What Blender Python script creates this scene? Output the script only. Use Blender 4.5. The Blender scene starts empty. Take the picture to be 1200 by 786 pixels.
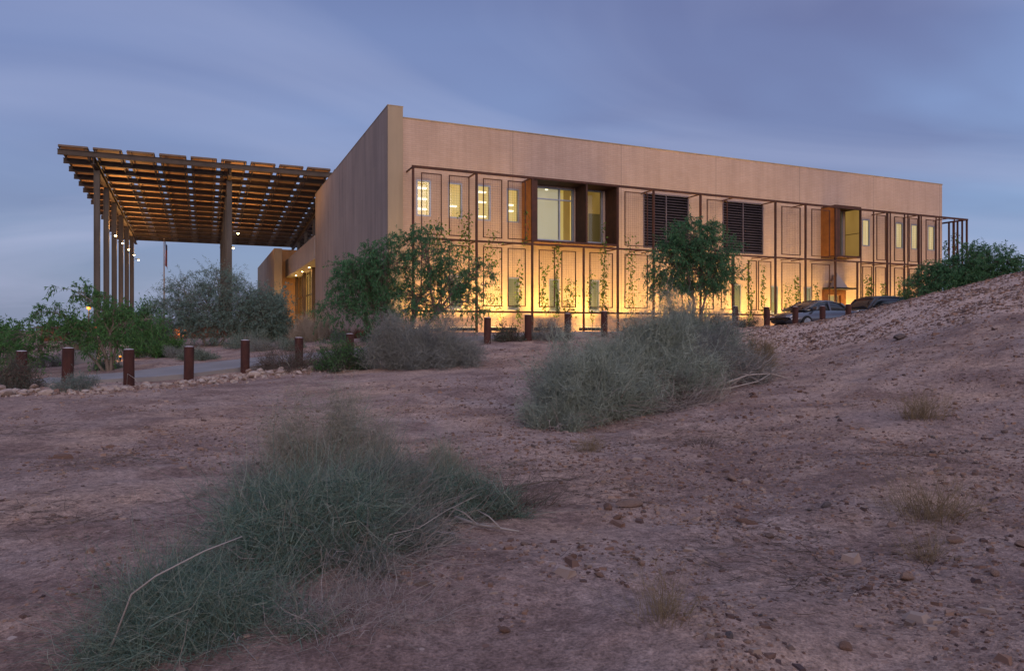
import bpy, bmesh, math, random
import numpy as np
from mathutils import Vector, Matrix

R = math.radians
random.seed(7)
rng = np.random.default_rng(11)
scene = bpy.context.scene
COL = scene.collection

# ---------------------------------------------------------------- camera
cam_d = bpy.data.cameras.new('camera')
cam = bpy.data.objects.new('camera', cam_d)
COL.objects.link(cam)
cam.location = (0, 0, 0)
cam.rotation_euler = (R(90), 0, 0)
cam_d.sensor_width = 36.0
cam_d.lens = 822.0 / 1200.0 * 36.0
cam_d.shift_y = -6.0 / 1200.0
cam_d.clip_start = 0.05
cam_d.clip_end = 6000
scene.camera = cam

# ---------------------------------------------------------------- world: dusk sky
SUN_AZ = R(157)      # clockwise from +Y: behind the camera, a little right
SUN_EL = R(9)
world = bpy.data.worlds.new('World')
scene.world = world
world.use_nodes = True
wn, wl = world.node_tree.nodes, world.node_tree.links
wn.clear()
w_out = wn.new('ShaderNodeOutputWorld')
w_add = wn.new('ShaderNodeAddShader')
bg_a = wn.new('ShaderNodeBackground')
bg_b = wn.new('ShaderNodeBackground')
sky = wn.new('ShaderNodeTexSky')
sky.sky_type = 'NISHITA'
sky.sun_disc = False
sky.sun_elevation = R(3)
sky.sun_rotation = SUN_AZ
sky.dust_density = 1.0
wl.new(sky.outputs[0], bg_a.inputs['Color'])
bg_a.inputs['Strength'].default_value = 0.02
wl.new(bg_a.outputs[0], w_add.inputs[0])
wl.new(bg_b.outputs[0], w_add.inputs[1])
wl.new(w_add.outputs[0], w_out.inputs['Surface'])
tc = wn.new('ShaderNodeTexCoord')
sep = wn.new('ShaderNodeSeparateXYZ')
wl.new(tc.outputs['Generated'], sep.inputs[0])


def wmath(op, a, b=None, clamp=False):
    n = wn.new('ShaderNodeMath')
    n.operation = op
    n.use_clamp = clamp
    for i, v in enumerate((a, b)):
        if v is None:
            continue
        if isinstance(v, (int, float)):
            n.inputs[i].default_value = v
        else:
            wl.new(v, n.inputs[i])
    return n.outputs[0]


def wramp(fac, stops):
    n = wn.new('ShaderNodeValToRGB')
    wl.new(fac, n.inputs[0])
    el = n.color_ramp.elements
    while len(el) < len(stops):
        el.new(0.5)
    for e, (p, c) in zip(el, stops):
        e.position = p
        e.color = (*c, 1)
    return n.outputs[0]


def wmix(fac, a, b, mode='MIX'):
    n = wn.new('ShaderNodeMix')
    n.data_type = 'RGBA'
    n.blend_type = mode
    for idx, v in ((0, fac), (6, a), (7, b)):
        if isinstance(v, (int, float)):
            n.inputs[idx].default_value = v
        elif isinstance(v, tuple):
            n.inputs[idx].default_value = (*v, 1)
        else:
            wl.new(v, n.inputs[idx])
    return n.outputs[2]


zz = wmath('MAXIMUM', sep.outputs['Z'], 0.0)
clear = wramp(zz, [(0.0, (.27, .325, .47)), (0.10, (.25, .335, .55)), (0.26, (.255, .33, .60)), (0.36, (.225, .285, .54)),
                   (0.47, (.165, .205, .42)), (0.66, (.44, .48, .76)), (1.0, (.60, .62, 1.0))])
# right side of the view is a lighter, clearer blue
side = wmath('MULTIPLY_ADD', sep.outputs['X'], 0.5)
side.node.inputs[2].default_value = 0.45
side_c = wmath('MAXIMUM', wmath('MINIMUM', side, 1.0), 0.0)
clear2 = wmix(side_c, wmix(1.0, clear, (.74, .75, .80), 'MULTIPLY'), wmix(1.0, clear, (1.04, 1.24, 1.22), 'MULTIPLY'))
# cloud sheet, projected on a plane overhead
den = wmath('ADD', zz, 0.16)
px_ = wmath('DIVIDE', sep.outputs['X'], den)
py_ = wmath('DIVIDE', sep.outputs['Y'], den)
comb = wn.new('ShaderNodeCombineXYZ')
wl.new(px_, comb.inputs[0])
wl.new(py_, comb.inputs[1])
mp = wn.new('ShaderNodeMapping')
mp.inputs['Rotation'].default_value = (0, 0, R(-38))
mp.inputs['Scale'].default_value = (0.40, 0.85, 1.0)
mp.inputs['Location'].default_value = (-3.3, 2.1, 0)
wl.new(comb.outputs[0], mp.inputs['Vector'])
nz = wn.new('ShaderNodeTexNoise')
nz.inputs['Scale'].default_value = 0.95
nz.inputs['Detail'].default_value = 4.5
nz.inputs['Roughness'].default_value = 0.48
nz.inputs['Distortion'].default_value = 0.5
wl.new(mp.outputs[0], nz.inputs['Vector'])
cl_dark = wramp(nz.outputs[0], [(0.40, (0, 0, 0)), (0.62, (1, 1, 1))])
fade = wramp(zz, [(0.02, (0, 0, 0)), (0.22, (1, 1, 1))])
hi = wmath('MULTIPLY', wmath('MULTIPLY', wmath('MAXIMUM', wmath('ADD', zz, -0.27), 0.0), 4.6), wmath('ADD', wmath('MULTIPLY', sep.outputs['X'], 1.1), 0.55))
band = wramp(zz, [(0.0, (1, 1, 1)), (0.47, (1, 1, 1)), (0.62, (.15, .15, .15))])
dark_amt = wmath('MULTIPLY', wmath('MINIMUM', wmath('ADD', wmath('MULTIPLY', wmath('MULTIPLY', cl_dark, fade), 0.70), wmath('MAXIMUM', hi, 0.0)), 0.92), band)
clouded = wmix(dark_amt, clear2, (.135, .158, .335))
nz2 = wn.new('ShaderNodeTexNoise')
nz2.inputs['Scale'].default_value = 0.8
nz2.inputs['Detail'].default_value = 5
nz2.inputs['Distortion'].default_value = 1.2
wl.new(mp.outputs[0], nz2.inputs['Vector'])
cl_l = wramp(nz2.outputs[0], [(0.47, (0, 0, 0)), (0.70, (1, 1, 1))])
clouded2 = wmix(wmath('MULTIPLY', cl_l, 0.65), clouded, (.355, .40, .62))
# pink afterglow in the sky behind the camera
back = wmath('MAXIMUM', wmath('MULTIPLY', sep.outputs['Y'], -1.0), 0.0)
final = wmix(wmath('MULTIPLY', back, 0.75), clouded2, (.68, .60, .80))
wl.new(final, bg_b.inputs['Color'])
bg_b.inputs['Strength'].default_value = 1.0

# ---------------------------------------------------------------- soft low afterglow
sun_d = bpy.data.lights.new('afterglow_sun', 'SUN')
sun_d.energy = 1.9
sun_d.angle = R(38)
sun_d.color = (1.0, .80, .70)
sun = bpy.data.objects.new('afterglow_sun', sun_d)
COL.objects.link(sun)
sdir = Vector((math.sin(SUN_AZ) * math.cos(SUN_EL), math.cos(SUN_AZ) * math.cos(SUN_EL), math.sin(SUN_EL)))
sun.rotation_euler = sdir.to_track_quat('Z', 'Y').to_euler()

scene.view_settings.view_transform = 'Standard'
scene.view_settings.look = 'None'
scene.view_settings.exposure = 0.0
scene.view_settings.gamma = 1.0
scene.render.engine = 'CYCLES'
scene.cycles.use_denoising = True
scene.cycles.max_bounces = 6
scene.cycles.sample_clamp_indirect = 3.0


# ================================================================ materials
def new_mat(name):
    m = bpy.data.materials.new(name)
    m.use_nodes = True
    nt = m.node_tree
    b = nt.nodes['Principled BSDF']
    return m, nt, b


def N(nt, kind, **kw):
    n = nt.nodes.new(kind)
    for k, v in kw.items():
        if k in n.inputs:
            n.inputs[k].default_value = v
        else:
            setattr(n, k, v)
    return n


def ramp(nt, fac, stops):
    n = nt.nodes.new('ShaderNodeValToRGB')
    nt.links.new(fac, n.inputs[0])
    el = n.color_ramp.elements
    while len(el) < len(stops):
        el.new(0.5)
    for e, (p, c) in zip(el, stops):
        e.position = p
        e.color = (*c, 1)
    return n.outputs[0]


def mixc(nt, fac, a, b, mode='MIX'):
    n = nt.nodes.new('ShaderNodeMix')
    n.data_type = 'RGBA'
    n.blend_type = mode
    for idx, v in ((0, fac), (6, a), (7, b)):
        if isinstance(v, (int, float)):
            n.inputs[idx].default_value = v
        elif isinstance(v, tuple):
            n.inputs[idx].default_value = (*v, 1)
        else:
            nt.links.new(v, n.inputs[idx])
    return n.outputs[2]


def coords(nt, scale=(1, 1, 1), rot=(0, 0, 0)):
    t = nt.nodes.new('ShaderNodeTexCoord')
    m = nt.nodes.new('ShaderNodeMapping')
    m.inputs['Scale'].default_value = scale
    m.inputs['Rotation'].default_value = rot
    nt.links.new(t.outputs['Object'], m.inputs[0])
    return m.outputs[0]


def noise(nt, vec, scale, detail=4, rough=.55, dist=0.0):
    n = nt.nodes.new('ShaderNodeTexNoise')
    n.inputs['Scale'].default_value = scale
    n.inputs['Detail'].default_value = detail
    n.inputs['Roughness'].default_value = rough
    n.inputs['Distortion'].default_value = dist
    nt.links.new(vec, n.inputs['Vector'])
    return n.outputs[0]


def bump(nt, b, height, strength=.3, dist=.02):
    n = nt.nodes.new('ShaderNodeBump')
    n.inputs['Strength'].default_value = strength
    n.inputs['Distance'].default_value = dist
    nt.links.new(height, n.inputs['Height'])
    nt.links.new(n.outputs[0], b.inputs['Normal'])


def mottled(name, c1, c2, scale=3.0, rough=.7, metal=0.0, stretch=(1, 1, 1), bstr=.15, detail=5, spec=.3):
    m, nt, b = new_mat(name)
    v = coords(nt, stretch)
    n = noise(nt, v, scale, detail, .6)
    nt.links.new(ramp(nt, n, [(.3, c1), (.7, c2)]), b.inputs['Base Color'])
    b.inputs['Roughness'].default_value = rough
    b.inputs['Metallic'].default_value = metal
    b.inputs['Specular IOR Level'].default_value = spec
    if bstr:
        bump(nt, b, noise(nt, v, scale * 6, 4), bstr, .01)
    return m


def island_mat(name, cols, rough=.8, transl=0.0, spec=.15):
    """colour differs from leaf to leaf (or stem to stem), as in the plant itself"""
    m, nt, b = new_mat(name)
    g = nt.nodes.new('ShaderNodeNewGeometry')
    k = len(cols) - 1
    c = ramp(nt, g.outputs['Random Per Island'], [(i / k, cc) for i, cc in enumerate(cols)])
    nt.links.new(c, b.inputs['Base Color'])
    b.inputs['Roughness'].default_value = rough
    b.inputs['Specular IOR Level'].default_value = spec
    if transl:
        t = nt.nodes.new('ShaderNodeBsdfTranslucent')
        nt.links.new(c, t.inputs[0])
        mx = nt.nodes.new('ShaderNodeMixShader')
        mx.inputs[0].default_value = transl
        nt.links.new(b.outputs[0], mx.inputs[1])
        nt.links.new(t.outputs[0], mx.inputs[2])
        nt.links.new(mx.outputs[0], nt.nodes['Material Output'].inputs[0])
    return m


def emit(name, col, strength, col2=None, scale=(1, 1, 1), nscale=1.0):
    m, nt, b = new_mat(name)
    b.inputs['Base Color'].default_value = (*[min(1, c * .12) for c in col], 1)
    b.inputs['Roughness'].default_value = .6
    b.inputs['Emission Strength'].default_value = strength
    if col2:
        v = coords(nt, scale)
        nt.links.new(ramp(nt, noise(nt, v, nscale, 3), [(.35, col), (.65, col2)]), b.inputs['Emission Color'])
    else:
        b.inputs['Emission Color'].default_value = (*col, 1)
    return m


def soil_mat():
    m, nt, b = new_mat('desert_soil')
    v = coords(nt)
    big = noise(nt, v, .16, 5, .55, .6)
    mid = noise(nt, v, 1.1, 6, .62, .4)
    fine = noise(nt, v, 14, 6, .7)
    grit = noise(nt, v, 60, 3, .7)
    base = ramp(nt, big, [(.34, (.315, .222, .188)), (.52, (.395, .292, .25)), (.70, (.48, .368, .315))])
    warm = noise(nt, v, .33, 5, .6, .8)
    base = mixc(nt, ramp(nt, warm, [(.44, (0, 0, 0)), (.62, (.85, .85, .85))]), base, (.48, .325, .24))
    base = mixc(nt, ramp(nt, mid, [(.44, (0, 0, 0)), (.62, (.85, .85, .85))]), base, (.24, .158, .132))
    wash = noise(nt, coords(nt, (.35, 1.5, 1), (0, 0, R(-22))), 1.3, 6, .62, .9)
    base = mixc(nt, .40, base, ramp(nt, wash, [(.32, (.70, .68, .68)), (.55, (1.05, 1.04, 1.03)), (.72, (1.25, 1.23, 1.2))]), 'MULTIPLY')
    base = mixc(nt, .85, base, ramp(nt, fine, [(.34, (.55, .53, .53)), (.66, (1.35, 1.32, 1.3))]), 'MULTIPLY')
    base = mixc(nt, .75, base, ramp(nt, grit, [(.34, (.55, .53, .52)), (.66, (1.4, 1.4, 1.4))]), 'MULTIPLY')
    # scattered small stones of other colours
    vor = nt.nodes.new('ShaderNodeTexVoronoi')
    vor.inputs['Scale'].default_value = 11
    nt.links.new(v, vor.inputs['Vector'])
    cellw = nt.nodes.new('ShaderNodeSeparateColor')
    nt.links.new(vor.outputs['Color'], cellw.inputs[0])
    # the berm on the right is redder rubble with its own ragged edge
    sxyz = nt.nodes.new('ShaderNodeSeparateXYZ')
    nt.links.new(v, sxyz.inputs[0])
    m1 = nt.nodes.new('ShaderNodeMath')
    m1.operation = 'MULTIPLY_ADD'
    nt.links.new(sxyz.outputs[0], m1.inputs[0])
    m1.inputs[1].default_value = .823
    m1.inputs[2].default_value = -17.5
    m2 = nt.nodes.new('ShaderNodeMath')
    m2.operation = 'MULTIPLY_ADD'
    nt.links.new(sxyz.outputs[1], m2.inputs[0])
    m2.inputs[1].default_value = .567
    nt.links.new(m1.outputs[0], m2.inputs[2])
    m3 = nt.nodes.new('ShaderNodeMath')
    m3.operation = 'MULTIPLY_ADD'
    nt.links.new(noise(nt, v, .8, 5, .6), m3.inputs[0])
    m3.inputs[1].default_value = 3.0
    nt.links.new(m2.outputs[0], m3.inputs[2])
    m4 = nt.nodes.new('ShaderNodeMath')
    m4.operation = 'MULTIPLY_ADD'
    m4.use_clamp = True
    nt.links.new(m3.outputs[0], m4.inputs[0])
    m4.inputs[1].default_value = 1.2
    m4.inputs[2].default_value = -1.8
    base = mixc(nt, m4.outputs[0], base, mixc(nt, .8, (.56, .40, .325), ramp(nt, fine, [(.3, (.6, .58, .57)), (.7, (1.3, 1.28, 1.26))]), 'MULTIPLY'))
    patch = noise(nt, v, .55, 4, .6)
    spot = nt.nodes.new('ShaderNodeMath')
    spot.operation = 'MULTIPLY_ADD'          # bigger stones where the patch noise is high
    nt.links.new(patch, spot.inputs[0])
    spot.inputs[1].default_value = .62
    spot.inputs[2].default_value = -.12
    lt = nt.nodes.new('ShaderNodeMath')
    lt.operation = 'LESS_THAN'
    nt.links.new(vor.outputs['Distance'], lt.inputs[0])
    nt.links.new(spot.outputs[0], lt.inputs[1])
    gt = nt.nodes.new('ShaderNodeMath')
    gt.operation = 'GREATER_THAN'
    nt.links.new(cellw.outputs[0], gt.inputs[0])
    gt.inputs[1].default_value = .40
    both = nt.nodes.new('ShaderNodeMath')
    both.operation = 'MULTIPLY'
    nt.links.new(lt.outputs[0], both.inputs[0])
    nt.links.new(gt.outputs[0], both.inputs[1])
    stone = ramp(nt, cellw.outputs[1], [(0, (.085, .058, .055)), (.4, (.16, .09, .07)), (.75, (.28, .16, .11)), (1, (.42, .33, .28))])
    fac = nt.nodes.new('ShaderNodeMath')
    fac.operation = 'MULTIPLY'
    nt.links.new(both.outputs[0], fac.inputs[0])
    fac.inputs[1].default_value = .85
    base = mixc(nt, fac.outputs[0], base, stone)
    nt.links.new(base, b.inputs['Base Color'])
    b.inputs['Roughness'].default_value = .96
    b.inputs['Specular IOR Level'].default_value = .1
    vor2 = nt.nodes.new('ShaderNodeTexVoronoi')
    vor2.inputs['Scale'].default_value = 30
    nt.links.new(v, vor2.inputs['Vector'])
    sc2 = nt.nodes.new('ShaderNodeSeparateColor')
    nt.links.new(vor2.outputs['Color'], sc2.inputs[0])
    h = mixc(nt, .5, fine, mid)
    h = mixc(nt, .35, h, grit)
    h = mixc(nt, fac.outputs[0], h, (1.0, 1.0, 1.0))
    bump(nt, b, h, .95, .06)
    return m


def brick_mat():
    m, nt, b = new_mat('buff_brick')
    v = coords(nt, (1, 1, 1), (R(90), 0, 0))
    br = nt.nodes.new('ShaderNodeTexBrick')
    br.inputs['Color1'].default_value = (.425, .305, .245, 1)
    br.inputs['Color2'].default_value = (.455, .332, .27, 1)
    br.inputs['Mortar'].default_value = (.36, .27, .222, 1)
    br.inputs['Scale'].default_value = 1.0
    br.inputs['Brick Width'].default_value = .40
    br.inputs['Row Height'].default_value = .10
    br.inputs['Mortar Size'].default_value = .011
    br.inputs['Bias'].default_value = -.1
    nt.links.new(v, br.inputs['Vector'])
    v2 = coords(nt)
    c = mixc(nt, .8, br.outputs['Color'], ramp(nt, noise(nt, v2, .35, 5, .6), [(.3, (.86, .85, .84)), (.7, (1.08, 1.07, 1.06))]), 'MULTIPLY')
    c = mixc(nt, .5, c, ramp(nt, noise(nt, coords(nt, (2.2, 2.2, .12)), 1.5, 5, .6), [(.3, (.88, .87, .86)), (.7, (1.06, 1.06, 1.06))]), 'MULTIPLY')
    tcj = nt.nodes.new('ShaderNodeTexCoord')
    sj = nt.nodes.new('ShaderNodeSeparateXYZ')
    nt.links.new(tcj.outputs['Object'], sj.inputs[0])
    fr_j = nt.nodes.new('ShaderNodeMath')
    fr_j.operation = 'PINGPONG'
    nt.links.new(sj.outputs[0], fr_j.inputs[0])
    fr_j.inputs[1].default_value = 3.27
    jl = nt.nodes.new('ShaderNodeMath')
    jl.operation = 'LESS_THAN'
    nt.links.new(fr_j.outputs[0], jl.inputs[0])
    jl.inputs[1].default_value = .014
    c = mixc(nt, jl.outputs[0], c, (.21, .165, .14))
    drip = noise(nt, coords(nt, (3.0, 3.0, .16)), 1.0, 6, .7)
    c = mixc(nt, .55, c, ramp(nt, drip, [(.34, (.84, .82, .81)), (.58, (1.03, 1.03, 1.03))]), 'MULTIPLY')
    nt.links.new(c, b.inputs['Base Color'])
    b.inputs['Roughness'].default_value = .88
    b.inputs['Specular IOR Level'].default_value = .15
    bump(nt, b, br.outputs['Fac'], .5, -.012)
    return m


def stone_mat(name, dark, light, board=True):
    m, nt, b = new_mat(name)
    v = coords(nt)
    streak = noise(nt, coords(nt, (1.3, 1.3, .10)), 1.6, 6, .62)
    blot = noise(nt, v, .22, 4, .55)
    c = ramp(nt, streak, [(.28, dark), (.72, light)])
    c = mixc(nt, .8, c, ramp(nt, blot, [(.3, (.80, .80, .82)), (.7, (1.14, 1.1, 1.06))]), 'MULTIPLY')
    if board:
        br = nt.nodes.new('ShaderNodeTexBrick')
        br.inputs['Scale'].default_value = 1
        br.inputs['Brick Width'].default_value = 2.4
        br.inputs['Row Height'].default_value = .62
        br.inputs['Mortar Size'].default_value = .012
        br.inputs['Color1'].default_value = (.93, .93, .94, 1)
        br.inputs['Color2'].default_value = (1.06, 1.05, 1.03, 1)
        br.inputs['Mortar'].default_value = (.86, .85, .84, 1)
        vv = nt.nodes.new('ShaderNodeTexCoord')
        sp = nt.nodes.new('ShaderNodeSeparateXYZ')
        cb = nt.nodes.new('ShaderNodeCombineXYZ')
        nt.links.new(vv.outputs['Object'], sp.inputs[0])
        nt.links.new(sp.outputs['Z'], cb.inputs[0])
        nt.links.new(sp.outputs['Y'], cb.inputs[1])
        nt.links.new(cb.outputs[0], br.inputs['Vector'])
        c = mixc(nt, .85, c, br.outputs['Color'], 'MULTIPLY')
    nt.links.new(c, b.inputs['Base Color'])
    b.inputs['Roughness'].default_value = .85
    b.inputs['Specular IOR Level'].default_value = .2
    bump(nt, b, noise(nt, v, 18, 5), .2, .01)
    return m


M = {}
M['soil'] = soil_mat()
M['brick'] = brick_mat()
M['stone'] = stone_mat('end_wall_stone', (.265, .215, .18), (.385, .315, .265))
M['stone_edge'] = stone_mat('stone_edge', (.27, .215, .155), (.34, .275, .20), False)
M['concrete'] = mottled('concrete', (.26, .235, .22), (.38, .35, .325), 1.3, .9)
M['path'] = mottled('path_concrete', (.205, .185, .175), (.275, .25, .24), .8, .9)
M['asphalt'] = mottled('asphalt', (.045, .045, .047), (.07, .068, .068), 2.0, .92)
M['corten'] = mottled('corten_steel', (.075, .028, .016), (.16, .058, .028), 3.2, .75, .25)
M['corten_dk'] = mottled('dark_corten', (.05, .024, .018), (.095, .038, .024), 3.0, .7, .3)
M['corten_lit'] = mottled('uplit_corten', (.17, .066, .02), (.28, .11, .032), 2.0, .75, .1)  # same corten with the orange of the uplights put into its colour
M['rust_post'] = mottled('rusted_pipe', (.040, .017, .015), (.088, .032, .024), 4.5, .85, .1, (1, 1, .35), .3)
M['steel'] = mottled('weathered_steel', (.045, .038, .035), (.080, .068, .061), 1.6, .6, .35, (1, 1, .25))
M['beam'] = mottled('canopy_beam', (.035, .026, .022), (.062, .045, .036), 1.6, .6, .3)
M['panel_under'] = mottled('panel_underside', (.34, .19, .092), (.46, .265, .13), .8, .6)
M['panel_frame'] = mottled('panel_frame', (.06, .042, .032), (.09, .06, .045), 2, .5, .4)
M['fascia'] = mottled('fascia_metal', (.27, .23, .215), (.33, .28, .265), .7, .55, .15)
M['soffit'] = mottled('soffit', (.50, .44, .36), (.58, .52, .43), 1, .8)
M['bronze'] = mottled('bronze_mullion', (.07, .045, .028), (.11, .07, .042), 2, .5, .5)
M['orange_wall'] = stone_mat('ochre_wall', (.36, .19, .085), (.50, .28, .13), False)
M['louver'] = mottled('louver_blade', (.085, .068, .082), (.13, .105, .118), 2, .5, .4)
M['louver_back'] = mottled('louver_back', (.008, .008, .01), (.014, .013, .016), 2, .9)
M['win_frame'] = mottled('aluminium_frame', (.20, .22, .28), (.27, .29, .35), 2, .4, .5)
M['glow'] = emit('lit_room', (1.0, .70, .25), .72, (1.0, .60, .17), (1, 1, 1), .9)
M['glow_pale'] = emit('lit_blind', (.95, .82, .56), .44, (.95, .78, .48), (1, 1, .5), .7)
M['glow_olive'] = emit('olive_glow', (.75, .44, .11), .34, (.50, .28, .06), (1, 1, .6), .6)
M['glow_olive2'] = emit('lit_yellow_room', (.85, .60, .16), .62, (.78, .52, .11), (1, 1, .6), .6)
M['cab'] = emit('cabinet_glow', (.30, .20, .06), .22)  # faint glow on the cabinet stands in for room light
M['glow_curtain'] = emit('lit_curtain', (1.0, .78, .40), .78, (.70, .44, .14), (7, 7, .25), 1.6)
M['glow_dim'] = emit('dim_blind', (.62, .58, .34), .20, (.45, .46, .30), (1, 1, .4), .8)
M['room_dark'] = mottled('dark_room', (.05, .055, .05), (.08, .08, .07), 1, .8)
M['tube_light'] = emit('ceiling_light', (1.0, .88, .58), 2.2)
M['lamp_warm'] = emit('lamp_lens', (1.0, .72, .30), 26.0)
M['lamp_floor'] = emit('floodlight_lens', (1.0, .80, .45), 3.5)
M['lamp_orange'] = emit('sodium_lamp', (1.0, .26, .02), 2.6)
M['curtain_glow'] = emit('lobby_glow', (1.0, .66, .22), .75, (.95, .50, .12), (.6, .6, .2), .8)
M['black_metal'] = mottled('black_metal', (.018, .017, .017), (.03, .028, .028), 3, .5, .4)
M['cap'] = mottled('concrete_cap', (.34, .30, .31), (.46, .41, .42), 6, .9)
M['flag'] = None


def glass_mat():
    m, nt, b = new_mat('window_glass')
    t = nt.nodes.new('ShaderNodeBsdfTransparent')
    g = nt.nodes.new('ShaderNodeBsdfGlossy')
    g.inputs['Roughness'].default_value = .03
    t.inputs[0].default_value = (.94, .96, .94, 1)
    lw = nt.nodes.new('ShaderNodeLayerWeight')
    pw_ = nt.nodes.new('ShaderNodeMath')
    pw_.operation = 'POWER'
    nt.links.new(lw.outputs['Facing'], pw_.inputs[0])
    pw_.inputs[1].default_value = 4.0
    f = nt.nodes.new('ShaderNodeMath')
    f.operation = 'MULTIPLY_ADD'
    nt.links.new(pw_.outputs[0], f.inputs[0])
    f.inputs[1].default_value = .8
    f.inputs[2].default_value = .035
    mx = nt.nodes.new('ShaderNodeMixShader')
    nt.links.new(f.outputs[0], mx.inputs[0])
    nt.links.new(t.outputs[0], mx.inputs[1])
    nt.links.new(g.outputs[0], mx.inputs[2])
    nt.links.new(mx.outputs[0], nt.nodes['Material Output'].inputs[0])
    return m


M['glass'] = glass_mat()
# plants
M['sage'] = island_mat('grey_sage_stems', [(.18, .215, .165), (.26, .295, .235), (.34, .37, .30), (.22, .27, .22)], .9, .1)
M['sage_green'] = island_mat('green_sage_stems', [(.12, .165, .13), (.18, .23, .19), (.25, .29, .24), (.15, .20, .17)], .9, .1)
M['sage_grey'] = island_mat('ash_grey_stems', [(.125, .135, .125), (.18, .185, .17), (.24, .24, .215), (.15, .16, .145)], .9)
M['wash_green'] = island_mat('wash_bush_stems', [(.075, .15, .11), (.14, .22, .17), (.235, .295, .225), (.095, .175, .14), (.34, .35, .28), (.045, .10, .075), (.21, .215, .14)], .9, .1)
M['wash_olive'] = island_mat('olive_dry_stems', [(.13, .135, .105), (.20, .19, .145), (.28, .26, .205), (.16, .175, .14)], .9, .1)
M['wash_tan'] = island_mat('tan_airy_stems', [(.20, .19, .14), (.30, .275, .21), (.38, .345, .275), (.22, .235, .185)], .9, .1)
M['wash_mixed'] = island_mat('mixed_bush_stems', [(.07, .11, .09), (.14, .17, .14), (.27, .25, .21), (.11, .15, .13), (.34, .31, .27)], .9, .1)
M['twig'] = island_mat('dry_twigs', [(.20, .165, .14), (.29, .245, .215), (.38, .33, .30), (.24, .19, .165)], .9)
M['twig_dark'] = island_mat('dark_twigs', [(.07, .052, .045), (.12, .09, .075), (.16, .12, .10)], .9)
M['straw'] = island_mat('straw_blades', [(.20, .145, .085), (.28, .205, .12), (.34, .26, .165)], .9, .15)
M['straw_pale'] = island_mat('pale_plumes', [(.30, .235, .17), (.40, .32, .24), (.48, .40, .31)], .9, .2)
M['redgrass'] = island_mat('russet_blades', [(.14, .055, .04), (.20, .085, .055), (.17, .10, .06)], .9, .1)
M['leaf_deep'] = island_mat('deep_green_leaves', [(.035, .105, .050), (.060, .155, .070), (.090, .205, .090), (.048, .135, .065)], .6, .3)
M['leaf_mid'] = island_mat('mid_green_leaves', [(.040, .115, .038), (.068, .165, .052), (.10, .215, .066)], .6, .3)
M['leaf_bright'] = island_mat('bright_green_leaves', [(.04, .11, .025), (.065, .155, .035), (.09, .19, .05)], .6, .3)
M['leaf_grey'] = island_mat('grey_green_leaves', [(.09, .15, .125), (.13, .20, .165), (.17, .235, .195), (.10, .165, .145)], .8, .25)
M['leaf_vine'] = island_mat('vine_leaves', [(.07, .125, .02), (.11, .17, .03), (.15, .21, .045)], .6, .35)
M['leaf_scrub'] = island_mat('scrub_leaves', [(.05, .065, .045), (.08, .095, .07), (.11, .125, .095)], .8, .2)
M['bark'] = mottled('bark', (.11, .085, .07), (.20, .16, .13), 8, .95, 0, (1, 1, .3), .4)
M['bark_pale'] = mottled('pale_bark', (.22, .18, .155), (.33, .275, .235), 8, .95, 0, (1, 1, .3), .4)


def rock_mat(name, a, b_, c_):
    m, nt, b = new_mat(name)
    o = nt.nodes.new('ShaderNodeObjectInfo')
    v = coords(nt)
    c = ramp(nt, o.outputs['Random'], [(0, a), (.5, b_), (1, c_)])
    c = mixc(nt, .7, c, ramp(nt, noise(nt, v, 4, 5, .65), [(.3, (.7, .7, .7)), (.7, (1.25, 1.22, 1.2))]), 'MULTIPLY')
    nt.links.new(c, b.inputs['Base Color'])
    b.inputs['Roughness'].default_value = .92
    b.inputs['Specular IOR Level'].default_value = .2
    bump(nt, b, noise(nt, v, 9, 5), .5, .04)
    return m


M['rock'] = rock_mat('field_stone', (.15, .085, .062), (.26, .165, .12), (.10, .085, .085))
M['rock_pale'] = rock_mat('border_stone', (.27, .185, .15), (.46, .385, .34), (.34, .25, .21))
M['rubble'] = island_mat('rubble_bits', [(.14, .085, .07), (.26, .18, .145), (.42, .35, .31), (.20, .12, .10), (.36, .27, .225)], .95)
M['gravel'] = island_mat('gravel_bits', [(.09, .06, .055), (.17, .10, .075), (.26, .155, .11), (.34, .25, .20), (.13, .09, .075)], .95)


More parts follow.
